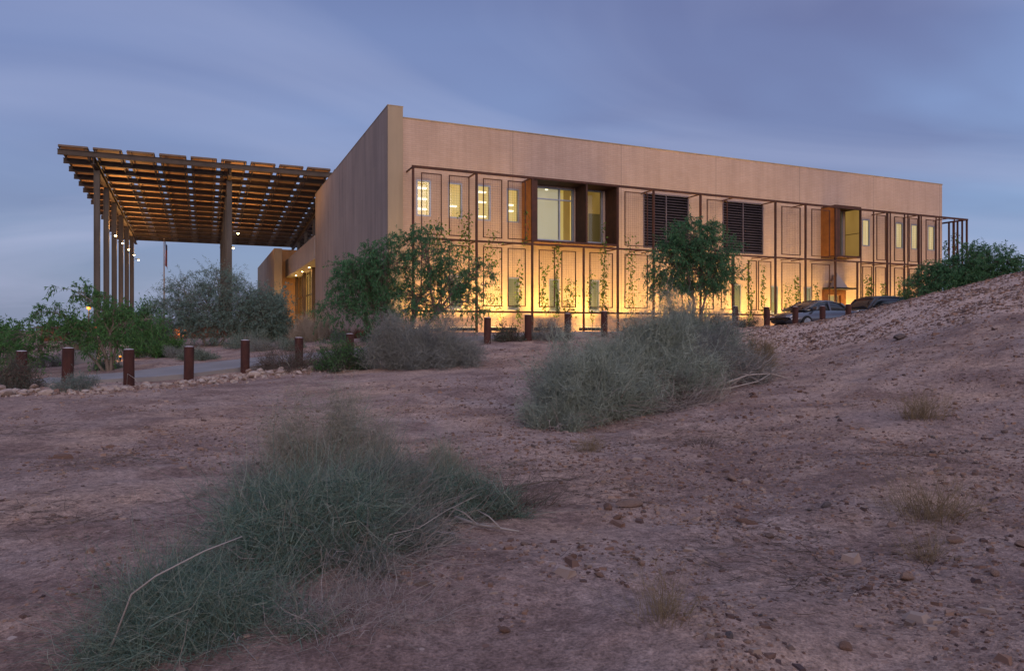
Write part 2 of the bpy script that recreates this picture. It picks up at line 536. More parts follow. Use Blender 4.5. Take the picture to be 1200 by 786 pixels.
# ================================================================ geometry helpers
class MB:
    def __init__(s):
        s.v, s.f = [], []

    def box(s, x0, x1, y0, y1, z0, z1):
        k = len(s.v)
        s.v += [(x0, y0, z0), (x1, y0, z0), (x1, y1, z0), (x0, y1, z0), (x0, y0, z1), (x1, y0, z1), (x1, y1, z1), (x0, y1, z1)]
        s.f += [(k, k + 3, k + 2, k + 1), (k + 4, k + 5, k + 6, k + 7), (k, k + 1, k + 5, k + 4), (k + 1, k + 2, k + 6, k + 5),
                (k + 2, k + 3, k + 7, k + 6), (k + 3, k, k + 4, k + 7)]
        return s

    def hexa(s, pts):
        k = len(s.v)
        s.v += [tuple(p) for p in pts]
        s.f += [(k, k + 3, k + 2, k + 1), (k + 4, k + 5, k + 6, k + 7), (k, k + 1, k + 5, k + 4), (k + 1, k + 2, k + 6, k + 5),
                (k + 2, k + 3, k + 7, k + 6), (k + 3, k, k + 4, k + 7)]
        return s

    def bar(s, p, q, w, h=None):
        """square bar from p to q"""
        h = h or w
        p, q = Vector(p), Vector(q)
        d = (q - p).normalized()
        up = Vector((0, 0, 1)) if abs(d.z) < .9 else Vector((0, 1, 0))
        a = d.cross(up).normalized() * w / 2
        b = a.cross(d).normalized() * h / 2
        return s.hexa([p - a - b, p + a - b, p + a + b, p - a + b, q - a - b, q + a - b, q + a + b, q - a + b])

    def tube(s, pts, rad, n=8, cap=True):
        k0 = len(s.v)
        pts = [Vector(p) for p in pts]
        if not hasattr(rad, '__len__'):
            rad = [rad] * len(pts)
        ref = Vector((.31, .17, .93))
        for i, p in enumerate(pts):
            d = (pts[min(i + 1, len(pts) - 1)] - pts[max(i - 1, 0)]).normalized()
            a = d.cross(ref)
            if a.length < .1:
                a = d.cross(Vector((1, 0, 0)))
            a.normalize()
            b = d.cross(a)
            for j in range(n):
                t = 2 * math.pi * j / n
                s.v.append(tuple(p + (a * math.cos(t) + b * math.sin(t)) * rad[i]))
        for i in range(len(pts) - 1):
            for j in range(n):
                a0 = k0 + i * n + j
                a1 = k0 + i * n + (j + 1) % n
                s.f.append((a0, a1, a1 + n, a0 + n))
        if cap:
            s.f.append(tuple(k0 + j for j in range(n))[::-1])
            s.f.append(tuple(k0 + (len(pts) - 1) * n + j for j in range(n)))
        return s

    def build(s, name, mat, parent=None, smooth=False):
        me = bpy.data.meshes.new(name)
        me.from_pydata(s.v, [], s.f)
        me.materials.append(mat)
        if smooth:
            me.polygons.foreach_set('use_smooth', [True] * len(me.polygons))
        me.update()
        o = bpy.data.objects.new(name, me)
        COL.objects.link(o)
        if parent is not None:
            o.parent = parent
        return o


def np_mesh(name, v, quads, mat, parent=None, smooth=False):
    me = bpy.data.meshes.new(name)
    v = np.ascontiguousarray(v, dtype=np.float32)
    q = np.ascontiguousarray(quads, dtype=np.int32)
    n = q.shape[1]
    me.vertices.add(len(v))
    me.vertices.foreach_set('co', v.ravel())
    me.loops.add(q.size)
    me.loops.foreach_set('vertex_index', q.ravel())
    me.polygons.add(len(q))
    me.polygons.foreach_set('loop_start', np.arange(0, q.size, n, dtype=np.int32))
    me.polygons.foreach_set('use_smooth', np.full(len(q), smooth))
    me.update(calc_edges=True)
    me.validate()
    me.materials.append(mat)
    o = bpy.data.objects.new(name, me)
    COL.objects.link(o)
    if parent is not None:
        o.parent = parent
    return o


def thing(name, label, cat, loc=(0, 0, 0), rz=0.0, group=None, kind=None):
    o = bpy.data.objects.new(name, None)
    o.empty_display_size = .2
    COL.objects.link(o)
    o.location = loc
    o.rotation_euler = (0, 0, rz)
    return tag(o, label, cat, group, kind)


def tag(o, label, cat, group=None, kind=None):
    o['label'] = label
    o['category'] = cat
    if group:
        o['group'] = group
    if kind:
        o['kind'] = kind
    return o


def structure(o, label=None, cat=None):
    o['kind'] = 'structure'
    if label:
        o['label'] = label
    if cat:
        o['category'] = cat
    return o


def copy_tree(o, parent=None):
    c = o.copy()
    COL.objects.link(c)
    if parent is not None:
        c.parent = parent
    for ch in list(o.children):
        copy_tree(ch, c)
    return c


def point_lamp(name, loc, parent, power, col=(1, .66, .28), radius=.05, spot=None, aim=None):
    l = bpy.data.lights.new(name, 'SPOT' if spot else 'POINT')
    l.energy = power
    l.color = col
    l.shadow_soft_size = radius
    if spot:
        l.spot_size = R(spot)
        l.spot_blend = 1.0
    o = bpy.data.objects.new(name, l)
    COL.objects.link(o)
    o.location = loc
    if aim is not None:
        d = Vector(aim)
        o.rotation_euler = d.to_track_quat('-Z', 'Y').to_euler()
    o.parent = parent
    return o


# ================================================================ terrain
CTRL = [(0.0, 3.0, -1.46), (-2.19, 3.0, -1.46), (2.12, 2.9, -1.41), (-3.41, 5.6, -1.45), (0.0, 5.6, -1.45), (3.8, 5.2, -1.35),
        (7.3, 10, -1.13), (4.01, 11, -1.24), (0.0, 12.5, -1.41), (-5.11, 10.5, -1.44), (-9.85, 13.5, -1.45), (-9.31, 17, -1.43),
        (-8.76, 19, -1.34), (-7.81, 20.5, -1.25), (-6.54, 21.5, -1.18), (-5.09, 22, -1.07), (-2.88, 21.5, -0.99), (-0.88, 25, -0.52),
        (0.59, 25.5, -0.4), (2.06, 26, -0.25), (0.83, 17, -1.1), (1.28, 10.5, -1.44), (5.28, 15.5, -1.0), (8.03, 22, -0.43),
        (9.08, 28.5, 0.0), (10.73, 29.5, 0.05), (12.44, 30.8, 0.10), (14.08, 31.8, 0.15), (15.6, 32.8, 0.27), (9.46, 26, .09),
        (10.5, 26, .22), (11.3, 25.5, .37), (12.41, 25.0, 0.67), (13.41, 24.5, 1.04), (14.23, 22.5, 1.37), (15.33, 21, 1.69),
        (8.76, 18, -0.46), (10.95, 15, 0.38), (9.12, 12.5, -0.2), (-12.05, 20.5, -1.35), (-11.24, 22, -1.23), (-10.07, 23, -1.12),
        (-8.91, 24.5, -0.92), (-7.06, 25.8, -0.75), (-10.71, 16.8, -1.38), (-12.87, 18.4, -1.52), (-15, 16, -1.56),
        (-5, 31.5, -.2), (3, 31.5, -.12), (3, 34, -.1), (10, 36, -.05), (17, 37, .06), (21, 40, .12), (25, 45, .02), (33, 47, 0), (-8, 40, -.3),
        (-15, 50, -.3), (-20, 35, -.7), (-16, 28, -1.0), (-20, 24, -1.3), (-13.4, 24.5, -1.2), (-30, 60, -.3), (30, 35, .3),
        (25, 25, 1.5), (20, 15, 1.3), (18, 8, .4), (8, 3, -1.0), (-10, 3, -1.6), (-20, 10, -1.7), (0, -2.5, -1.5), (-5, -2.5, -1.55), (5, -2, -1.3), (0, -9, 1.2), (10, -9, 1.9),  # raised bank behind the camera, unseen, added to shade the near ground
        (-11, -9, .9), (22, -9, 2.4), (-24, -8, .6), (0, -18, 2.6), (14, -18, 3.0), (-14, -18, 2.2), (-25, 18, -1.7), (0, 70, -.2), (40, 80, 0), (-50, 80, -.3), (60, 40, .3), (60, 0, .8), (-60, 0, -1.8),
        (0, -60, -1.5), (-60, 40, -.9), (-12, 30, -.75), (-20, 45, -.45), (-35, 40, -.7), (8, 28.2, -.1), (5.3, 27.5, -.15)]
CP = np.array(CTRL, dtype=float)


def tps_k(r2):
    return np.where(r2 > 1e-12, r2 * np.log(np.maximum(r2, 1e-12)), 0.0)


def _fit():
    n = len(CP)
    d2 = ((CP[:, None, :2] - CP[None, :, :2]) ** 2).sum(-1)
    K = tps_k(d2) + np.eye(n) * 2.0
    P = np.c_[np.ones(n), CP[:, :2]]
    A = np.block([[K, P], [P.T, np.zeros((3, 3))]])
    return np.linalg.solve(A, np.r_[CP[:, 2], 0, 0, 0])


TPS = _fit()


def vnoise(x, y, seed=0):
    xi = np.floor(x).astype(np.int64)
    yi = np.floor(y).astype(np.int64)
    fx, fy = x - xi, y - yi
    fx = fx * fx * (3 - 2 * fx)
    fy = fy * fy * (3 - 2 * fy)

    def h(a, b):
        k = (a * 374761393 + b * 668265263 + seed * 1442695041) & 0xffffffff
        k = ((k ^ (k >> 13)) * 1274126177) & 0xffffffff
        return ((k ^ (k >> 16)) & 0xffff) / 65535.0 - .5
    return (h(xi, yi) * (1 - fx) + h(xi + 1, yi) * fx) * (1 - fy) + (h(xi, yi + 1) * (1 - fx) + h(xi + 1, yi + 1) * fx) * fy


def gza(x, y, rough=True):
    x = np.asarray(x, float).ravel()
    y = np.asarray(y, float).ravel()
    out = np.empty(len(x))
    for i in range(0, len(x), 20000):
        xs, ys = x[i:i + 20000], y[i:i + 20000]
        d2 = (xs[:, None] - CP[None, :, 0]) ** 2 + (ys[:, None] - CP[None, :, 1]) ** 2
        out[i:i + 20000] = tps_k(d2) @ TPS[:-3] + TPS[-3] + TPS[-2] * xs + TPS[-1] * ys
    r = np.hypot(x, y)
    t = np.clip((r - 60) / 40, 0, 1)
    out = out * (1 - t) + (-.4) * t
    if rough:
        a = np.clip((34 - y) / 6, .0, 1)
        out = out + a * (.13 * vnoise(x / 2.3, y / 2.3, 1) + .055 * vnoise(x / .8, y / .8, 2) + .03 * vnoise(x / .3, y / .3, 3)
                         + .018 * vnoise(x / .12, y / .12, 4) - .10 * np.clip(.16 - np.abs(vnoise((x * .55 + y * .2) / 1.6, (y - .38 * x) / .55, 6)), 0, 1)
                         + .05 * vnoise((x * .6 + y * .25) / 1.2, (y - .4 * x) / .38, 7))
    return out


def gz(x, y):
    return float(gza([x], [y])[0])


def ground_sheet():
    ang = np.r_[np.arange(-62, 62, .16), np.arange(62, 298, 3.0)]
    ang = np.radians(ang)
    rad = [.25]
    while rad[-1] < 46:
        rad.append(rad[-1] * 1.0125 + .004)
    while rad[-1] < 2500:
        rad.append(rad[-1] * 1.16)
    rad = np.array(rad)
    A, Rr = np.meshgrid(ang, rad)
    x = (Rr * np.sin(A)).ravel()
    y = (Rr * np.cos(A)).ravel()
    z = gza(x, y)
    na, nr = len(ang), len(rad)
    idx = np.arange(na * nr).reshape(nr, na)
    a = idx[:-1, :]
    b = np.roll(idx, -1, 1)[:-1, :]
    c = np.roll(idx, -1, 1)[1:, :]
    d = idx[1:, :]
    q = np.stack([a, d, c, b], -1).reshape(-1, 4)
    o = np_mesh('ground', np.c_[x, y, z], q, M['soil'], smooth=True)
    structure(o)
    cm = MB()
    k = 40
    cm.v = [(.25 * math.sin(2 * math.pi * i / k), .25 * math.cos(2 * math.pi * i / k), gz(0, 0)) for i in range(k)]
    return o


ground_sheet()


def strip(name, line, half, mat, dz, label, nx=9, thick=.08):
    """a paved strip that follows the ground along a polyline"""
    pts = [Vector(p) for p in line]
    dense = []
    for p, q in zip(pts[:-1], pts[1:]):
        n = max(2, int((q - p).length / .6))
        dense += [p.lerp(q, i / n) for i in range(n)]
    dense.append(pts[-1])
    xs, ys = [], []
    for i, p in enumerate(dense):
        d = (dense[min(i + 1, len(dense) - 1)] - dense[max(i - 1, 0)]).normalized()
        nrm = Vector((-d.y, d.x))
        for j in range(nx):
            t = (j / (nx - 1) - .5) * 2 * half
            xs.append(p.x + nrm.x * t)
            ys.append(p.y + nrm.y * t)
    z = gza(xs, ys, False) + dz
    z = z.reshape(-1, nx)
    z = z * .25 + z.mean(1, keepdims=True) * .75
    m = MB()
    n = len(dense)
    m.v = list(zip(xs, ys, z.ravel())) + list(zip(xs, ys, z.ravel() - thick - .25))
    off = n * nx
    for i in range(n - 1):
        for j in range(nx - 1):
            a = i * nx + j
            m.f.append((a, a + nx, a + nx + 1, a + 1))
        a = i * nx
        m.f.append((a, a + off, a + off + nx, a + nx))
        a = i * nx + nx - 1
        m.f.append((a, a + nx, a + off + nx, a + off))
    return structure(m.build(name, mat, smooth=False))


BOLL = [(-12.94, 18.5), (-10.71, 16.9), (-9.61, 17.6), (-8.85, 19.2), (-7.84, 20.6), (-6.57, 21.6), (-5.2, 22.5), (-3.75, 23.3), (-2.3, 24.2),
        (-0.88, 25), (0.59, 25.5), (2.06, 26), (3.51, 26.7), (9.24, 29), (10.91, 30), (12.52, 31), (14.17, 32), (15.82, 33)]
path_line = [(-22, 19.4), (-15.5, 19.8), (-12.6, 19.3), (-10.6, 20.2), (-9.2, 22.1), (-8.0, 23.3), (-6.0, 24.4), (-3.4, 26.0), (-.6, 27.3), (3.2, 28.9), (9.0, 31.4),
             (15, 34.0), (20, 36.2), (26, 38.8)]
strip('path', path_line, 1.45, M['path'], .07, None)
strip('parking_lot', [(2, 31.7), (12, 35.2), (22, 39.4), (34, 44.6)], 1.5, M['asphalt'], .05, None)

# ================================================================ the office building (local frame: x along brick front, y into depth)
TH = math.atan2(.4006, .9163)
P0 = (-5.95, 33.5, 0)


def b2w(u, v, z=0.0):
    return (P0[0] + u * .9163 - v * .4006, P0[1] + u * .4006 + v * .9163, z)


office = thing('office_building', 'long two storey buff brick office building with a tall stone end wall', 'building', P0, TH)
BASE = -.7
TOP = 10.22
# openings in the brick front: (u0,u1,z0,z1)
WIN_UP = [(1.42, 2.16, 5.56, 7.32), (3.05, 3.78, 5.56, 7.32), (4.57, 5.31, 5.54, 7.34), (6.20, 6.90, 5.54, 7.28),
          (31.65, 32.35, 5.55, 7.32), (34.8, 35.52, 5.55, 7.29), (36.33, 37.03, 5.54, 7.27), (38.0, 38.73, 5.54, 7.27)]
WIN_LO = [(3.10, 3.75, 1.08, 2.72), (6.25, 6.90, 1.08, 2.72), (8.62, 9.24, 1.06, 2.70), (11.05, 11.68, 1.06, 2.72),
          (20.88, 21.5, 1.03, 2.75), (23.78, 24.4, 1.04, 2.72), (26.5, 27.14, 1.02, 2.72)]
LOUV = [(14.52, 17.64, 4.62, 7.72), (20.1, 23.22, 4.6, 7.70)]
BIG = [(7.62, 10.12, 4.72, 7.55), (10.42, 11.92, 4.72, 7.60), (28.6, 29.95, 4.78, 7.72)]
DOOR = (28.45, 29.55, -.5, 2.25)
holes = WIN_UP + WIN_LO + LOUV + BIG + [DOOR]
FU0, FU1 = .75, 39.5
us = sorted({FU0, FU1} | {h[0] for h in holes} | {h[1] for h in holes})
zs = sorted({BASE, TOP} | {h[2] for h in holes} | {h[3] for h in holes})
wall = MB()
TW = .35


def inside(u, z):
    return any(h[0] < u < h[1] and h[2] < z < h[3] for h in holes)


vid = {}


def vtx(u, y, z):
    k = (round(u, 4), y, round(z, 4))
    if k not in vid:
        vid[k] = len(wall.v)
        wall.v.append((u, y, z))
    return vid[k]


for i in range(len(us) - 1):
    for j in range(len(zs) - 1):
        a, b_, c, d = us[i], us[i + 1], zs[j], zs[j + 1]
        if inside((a + b_) / 2, (c + d) / 2):
            continue
        wall.f.append((vtx(a, 0, c), vtx(b_, 0, c), vtx(b_, 0, d), vtx(a, 0, d)))
for h in holes:
    a, b_, c, d = h
    k = len(wall.v)
    wall.v += [(a, 0, c), (b_, 0, c), (b_, 0, d), (a, 0, d), (a, TW, c), (b_, TW, c), (b_, TW, d), (a, TW, d)]
    wall.f += [(k, k + 1, k + 5, k + 4), (k + 1, k + 2, k + 6, k + 5), (k + 2, k + 3, k + 7, k + 6), (k + 3, k, k + 4, k + 7)]
k = len(wall.v)
wall.v += [(FU1, 0, BASE), (FU1, 24.0, BASE), (FU1, 24.0, TOP), (FU1, 0, TOP), (FU0, 0, TOP), (FU0, .5, TOP), (FU1, .5, TOP),
           (FU0, .5, TOP - .5), (FU1, .5, TOP - .5)]
wall.f += [(k, k + 1, k + 2, k + 3), (k + 4, k + 3, k + 6, k + 5), (k + 5, k + 6, k + 8, k + 7)]
wall.build('brick_wall', M['brick'], office)
MB().box(.752, 39.48, .52, 23.9, TOP - .75, TOP - .5).build('roof', M['concrete'], office)
MB().box(.755, 39.49, 3.2, 3.4, BASE, TOP - .76).build('inner_wall', M['room_dark'], office)
MB().box(.752, 39.47, 23.6, 23.95, BASE, TOP - .05).build('back_wall', M['brick'], office)
cp = MB()
cp.box(FU0 + .01, FU1 + .03, -.035, .54, TOP + .002, TOP + .05)
cp.build('coping', M['stone_edge'], office)

# stone end wall, a fin thicker and higher than the brick
sw = MB()
sw.box(0, .745, .0, 24.0, BASE, 10.72)
se = sw.build('stone_wall', M['stone'], office)
MB().box(.004, .741, -.07, -.002, BASE, 10.718).build('wall_end', M['stone_edge'], office)
MB().box(-.015, .76, -.085, 24.01, 10.722, 10.76).build('wall_cap', M['stone_edge'], office)


def frame_boxes(m, a, b_, c, d, y0, y1, t):
    m.box(a, a + t, y0, y1, c, d).box(b_ - t, b_, y0, y1, c, d)
    m.box(a + t, b_ - t, y0, y1, c, c + t).box(a + t, b_ - t, y0, y1, d - t, d)
    return m


strips = [[.12, .46, .78], [.62], [.10, .42, .88], [.42, .62], [], [], [], []]
for n, (a, b_, c, d) in enumerate(WIN_UP):
    fr = frame_boxes(MB(), a, b_, c, d, -.012, .09, .07).build('window', M['win_frame'], office)
    MB().box(a + .07, b_ - .07, .035, .043, c + .07, d - .07).build('pane', M['glass'], fr)
    if n < 4:
        MB().box(a - .25, b_ + .55, .85, .9, c - .3, d + .3).build('lit_room', M['glow'], fr)
    else:
        MB().box(a + .072, b_ - .072, .075, .085, c + .072, d - .072).build('lit_curtain', M['glow_curtain'], fr)
    for q in strips[n]:
        lm = MB()
        zc = d - .1 - q * (d - c - .2)
        lm.box(a + .06 + (.0 if q < .5 else .05), b_ - (.06 if n % 2 == 0 else .12), .45, .62, zc - .035, zc + .035)
        lm.build('ceiling_light', M['tube_light'], fr)
for n, (a, b_, c, d) in enumerate(WIN_LO):
    fr = frame_boxes(MB(), a, b_, c, d, -.012, .09, .06).build('window', M['win_frame'], office)
    MB().box(a + .06, b_ - .06, .035, .043, c + .06, d - .06).build('pane', M['glass'], fr)
    MB().box(a + .062, b_ - .062, .075, .085, c + .062, d - .062).build('blind', M['glow_dim'], fr)
    MB().box(a - .02, b_ + .02, -.05, -.004, c - .06, c - .004).build('sill', M['win_frame'], fr)
for (a, b_, c, d) in LOUV:
    lv = MB().box(a, b_, .24, .28, c, d).build('louver_vent', M['louver_back'], office)
    frame_boxes(MB(), a, b_, c, d, -.02, .2, .07).box((a + b_) / 2 - .035, (a + b_) / 2 + .035, -.01, .2, c + .07, d - .07).build('frame', M['louver'], lv)
    m = MB()
    nb = 19
    for i in range(nb):
        z = c + .08 + (d - c - .16) * (i + .5) / nb
        for (p, q) in ((a + .072, (a + b_) / 2 - .037), ((a + b_) / 2 + .037, b_ - .072)):
            m.hexa([(p, .0, z - .055), (q, .0, z - .055), (q, .19, z + .035), (p, .19, z + .035),
                    (p, .0, z - .038), (q, .0, z - .038), (q, .19, z + .052), (p, .19, z + .052)])
    m.build('blade', M['louver'], lv)

# projecting corten bay windows
W = 1.15


def bay(name, u0, u1, z0, z1, part_u=None):
    t = .10
    m = MB()
    m.box(u0, u1, -W, -.004, z1 - t, z1)                # top
    m.box(u0, u1, -W, -.004, z0, z0 + t)                # bottom
    m.box(u1 - t, u1, -W, -.004, z0 + t, z1 - t)        # right cheek
    if part_u:
        m.box(part_u, part_u + t, -W, -.004, z0 + t, z1 - t)
    o = m.build(name, M['corten_dk'], office)
    return o


b1 = bay('bay_window', 7.05, 12.15, 4.47, 7.70, 10.20)
MB().box(7.05, 7.15, -W, -.004, 4.57, 7.60).build('side_cheek', M['corten_lit'], b1)
MB().box(7.152, 7.40, -W + .002, -.9, 4.572, 7.598).build('front_jamb', M['corten_dk'], b1)
b2 = bay('bay_window', 27.98, 30.20, 4.58, 7.82)
MB().box(30.075, 30.098, -W + .08, -.05, 4.72, 7.68).build('cheek_glow', M['glow_olive'], b2)  # no window: yellow light on the cheek's inner face, put in as glow
MB().box(30.066, 30.0745, -W + .08, -.05, 6.14, 6.18).build('cheek_bar', M['bronze'], b2)
MB().box(27.98, 28.08, -W, -.004, 4.68, 7.72).build('side_cheek', M['corten_lit'], b2)
MB().box(28.082, 28.36, -W + .002, -.8, 4.682, 7.718).build('front_jamb', M['corten_dk'], b2)

a, b_, c, d = BIG[0]
fr = frame_boxes(MB(), a, b_, c, d, .05, .2, .08)
mu = 9.28
fr.box(mu - .035, mu + .035, .05, .2, c + .08, d - .08)
fr.box(a + .08, mu - .037, .07, .18, d - .66, d - .60).box(mu + .037, b_ - .08, .07, .18, d - .66, d - .60)
fr = fr.build('window', M['win_frame'], office)
MB().box(a + .08, mu - .04, .12, .13, c + .08, d - .67).box(mu + .04, b_ - .08, .12, .13, c + .08, d - .67) \
    .box(a + .08, mu - .04, .12, .13, d - .6, d - .08).box(mu + .04, b_ - .08, .12, .13, d - .6, d - .08).build('pane', M['glass'], fr)
MB().box(a - .3, mu + .36, .80, .85, c - .3, d + .3).build('inner_partition', M['glow_pale'], fr)
MB().box(mu + .32, b_ + .9, 1.0, 1.05, c - .3, d + .3).build('lit_room', M['glow_olive2'], fr)
MB().tube([(8.75, .55, d + .02), (8.75, .55, d - .06)], .08, 12).build('downlight', M['tube_light'], fr)
point_lamp('downlight_lamp', (8.75, .55, d - .12), fr, 6, (1, .85, .55), .04, 110, (0, .18, -1))
a, b_, c, d = BIG[1]
fr = frame_boxes(MB(), a, b_, c, d, .05, .2, .08).build('window', M['win_frame'], office)
MB().box(a + .08, b_ - .08, .12, .13, c + .08, d - .08).build('pane', M['glass'], fr)
MB().box(a - .2, 11.22, .6, .65, c - .3, d - .30).build('lit_room', M['glow'], fr)
MB().box(10.0, b_ + .9, .95, 1.0, c - .3, d + .3).build('back_room', M['glow_olive'], fr)
MB().box(11.52, b_ + .7, .82, .9, c - .2, c + 1.75).build('cabinet', M['cab'], fr)
a, b_, c, d = BIG[2]
fr = frame_boxes(MB(), a, b_, c, d, .05, .2, .08).build('window', M['win_frame'], office)
MB().box(a + .08, b_ - .08, .12, .13, c + .08, d - .08).build('pane', M['glass'], fr)
MB().box(a - .1, b_ + .5, .35, .4, c - .15, d + .1).build('lit_room', M['glow_olive'], fr)

# side door with hood
a, b_, c, d = DOOR
dr = MB().box(a + .02, b_ - .02, .14, .2, c, d - .02).build('door', M['glow_dim'], office)
MB().box(a - .38, a - .002, -.16, -.004, c, d + .35).box(b_ + .002, b_ + .45, -.16, -.004, c, d + .35) \
    .box(a, b_, -.16, -.004, d + .02, d + .35).build('door_surround', M['corten'], dr)
MB().box(a - .5, b_ + .55, -.9, -.165, d + .36, d + .46).build('hood', M['black_metal'], dr)
hd = MB()
hd.v = [(a + .05, -.7, d + .465), (b_ - .0, -.7, d + .465), (b_ - .0, -.2, d + .465), (a + .05, -.2, d + .465), ((a + b_) / 2 + .02, -.2, d + 1.45),
        ((a + b_) / 2 - .1, -.45, d + 1.40)]
hd.f = [(0, 1, 5), (1, 2, 4, 5), (2, 3, 4), (3, 0, 5, 4), (0, 3, 2, 1)]
hd.build('light_cone', M['fascia'], dr)  # grey solid shaped like the triangle of light thrown up above the hood

# ================================================================ steel trellis in front of the brick wall
trellis = thing('steel_trellis', 'rust brown steel trellis of thin bars standing along the brick front', 'trellis', P0, TH)
ZT, ZM, ZB = 7.66, 4.33, .91
FULL = [.94, 4.11, 7.1, 12.13, 14.41, 17.57, 23.08, 25.47, 27.95, 32.55, 35.55, 40.40]
LOWER = [10.06, 19.92, 29.85]
FREE = [30.17, 31.3, 32.83, 34.17, 34.49, 35.78, 37.25, 37.56, 39.1]
GROUND_TR = -.35
for u in FULL:
    MB().box(u - .05, u + .05, -W - .05, -W + .05, GROUND_TR, ZT - .05).build('post', M['corten_dk'], trellis)
for u in LOWER:
    MB().box(u - .045, u + .045, -W - .045, -W + .045, GROUND_TR, ZM - .05).build('post', M['corten_dk'], trellis)
for u in FREE:
    MB().box(u - .03, u + .03, -W - .03, -W + .03, ZB + .05, ZT - .055).build('post', M['corten_dk'], trellis)
for z, nm in ((ZT, 'top_beam'), (ZM, 'middle_beam'), (ZB, 'bottom_beam')):
    t = .055 if z == ZT else .045
    MB().box(.88, 40.46, -W - t - .012, -W + t + .012, z - t, z + t).build(nm, M['corten_dk'], trellis)
    MB().box(40.46 - 2 * t, 40.461, -W + t + .014, 9.0, z - t + .003, z + t - .003).build(nm, M['corten_dk'], trellis)
for v in (-.83, -.5, -.2, .12, 2.6, 4.4, 6.6, 8.95):
    MB().box(40.352, 40.448, v - .045, v + .045, GROUND_TR, ZT - .06).build('post', M['corten_dk'], trellis)
for u in [.94, 4.11, 12.13, 14.41, 17.57, 20.0, 23.08, 25.47, 32.55, 35.55, 38.6]:
    for z in (ZT - .012, ZM - .012):
        if 7.1 < u < 12 and z > 4:
            continue
        MB().box(u - .03, u + .03, -W + .07, -.003, z - .03, z + .03).build('strut', M['corten_dk'], trellis)
for u in [2.5, 5.6, 8.5, 13.3, 15.6, 19, 22, 24.3, 26.7, 31.3, 34, 37]:
    MB().bar((u, -W + .06, ZB), (u + .5, -.02, ZB + .02), .05).build('strut', M['corten_dk'], trellis)
    MB().bar((u + .8, -W + .06, ZM + .02), (u + .3, -.02, ZM + .02), .05).build('strut', M['corten_dk'], trellis)

UPF = [(1.33, 2.34), (2.7, 3.74), (4.45, 5.46), (5.76, 6.74), (12.56, 14.03), (18.02, 19.49), (23.56, 25.06), (25.96, 27.48), (31.47 + .1, 32.4),
       (33.2, 34.1), (34.6, 35.45), (36.23, 37.18)]
LOF = [(1.33, 2.34), (2.7, 3.74), (4.45, 5.46), (5.76, 6.74), (7.47, 8.37), (8.76, 9.6), (10.41, 11.82), (12.56, 14.03), (14.81, 16.34),
       (17.0, 18.5), (19.02, 19.84), (21.0, 21.65), (21.75, 22.75), (23.56, 25.06), (25.96, 27.48), (30.3, 31.16), (31.47, 32.4), (33.2, 34.1),
       (34.6, 35.45), (36.23, 37.18)]
mesh_wire = M['corten_dk']
for lst, z0, z1, wr in ((UPF, 4.52, 7.42, .0017), (LOF, 1.18, 4.08, .0015)):
    for (a, b_) in lst:
        pf = frame_boxes(MB(), a, b_, z0, z1, -W - .022, -W + .022, .045).build('vine_panel', M['corten_dk'], trellis)
        m = MB()
        n = int((b_ - a) / .12)
        for i in range(1, n):
            u = a + (b_ - a) * i / n
            m.box(u - wr, u + wr, -W - .0025, -W + .0025, z0 + .046, z1 - .046)
        n = int((z1 - z0) / .12)
        for i in range(1, n):
            z = z0 + (z1 - z0) * i / n
            m.box(a + .046, b_ - .046, -W - .0080, -W - .0027, z - wr, z + wr)
        m.build('wire_mesh', mesh_wire, pf)

# warm ground floodlights washing the brick
FL = [1.6, 3.5, 5.6, 8.1, 10.7, 13.4, 15.8, 18.4, 21.1, 24.0, 26.9, 29.9, 32.7, 35.4, 38.2]
PW = {1.6: .55, 3.5: .8, 35.4: .75, 38.2: .5, 32.7: .85, 8.1: 1.15, 13.4: .85, 18.4: 1.1}
HOT = {5.6: 95, 10.7: 120, 21.1: 60, 24.0: 45, 18.4: 45}
for u in FL:
    x, y, _ = b2w(u, -.92)
    z = gz(x, y)
    t = thing('floodlight', 'low black linear floodlight glowing warm at the foot of the brick wall', 'floodlight', (x, y, z), TH, 'floodlights along the brick wall')
    m = MB()
    m.tube([(0, 0, -.05), (0, 0, .10)], .025, 8)
    m.hexa([(-.74, -.07, .10), (.74, -.07, .10), (.74, .06, .08), (-.74, .06, .08), (-.75, -.06, .24), (.75, -.06, .24), (.75, .09, .20), (-.75, .09, .20)])
    m.build('housing', M['black_metal'], t)
    MB().hexa([(-.72, -.04, .236), (.72, -.04, .236), (.72, .07, .208), (-.72, .07, .208), (-.72, -.04, .245), (.72, -.04, .245), (.72, .07, .217), (-.72, .07, .217)]).build('lens', M['lamp_floor'], t)
    fl_ = point_lamp('flood_lamp', (0, .02, .31), t, 1, (1.0, .58, .10), .06, 112, (0, .20, 1))
    al = bpy.data.lights.new('flood_lamp', 'AREA')
    al.shape = 'RECTANGLE'
    al.size, al.size_y = 1.5, .10
    al.energy = 158 * PW.get(u, 1.0)
    al.color = (1.0, .62, .13)
    al.spread = R(112)
    fl_.data = al
    point_lamp('spill_lamp', (0, .10, .33), t, HOT.get(u, 12), (1.0, .58, .18), .06)

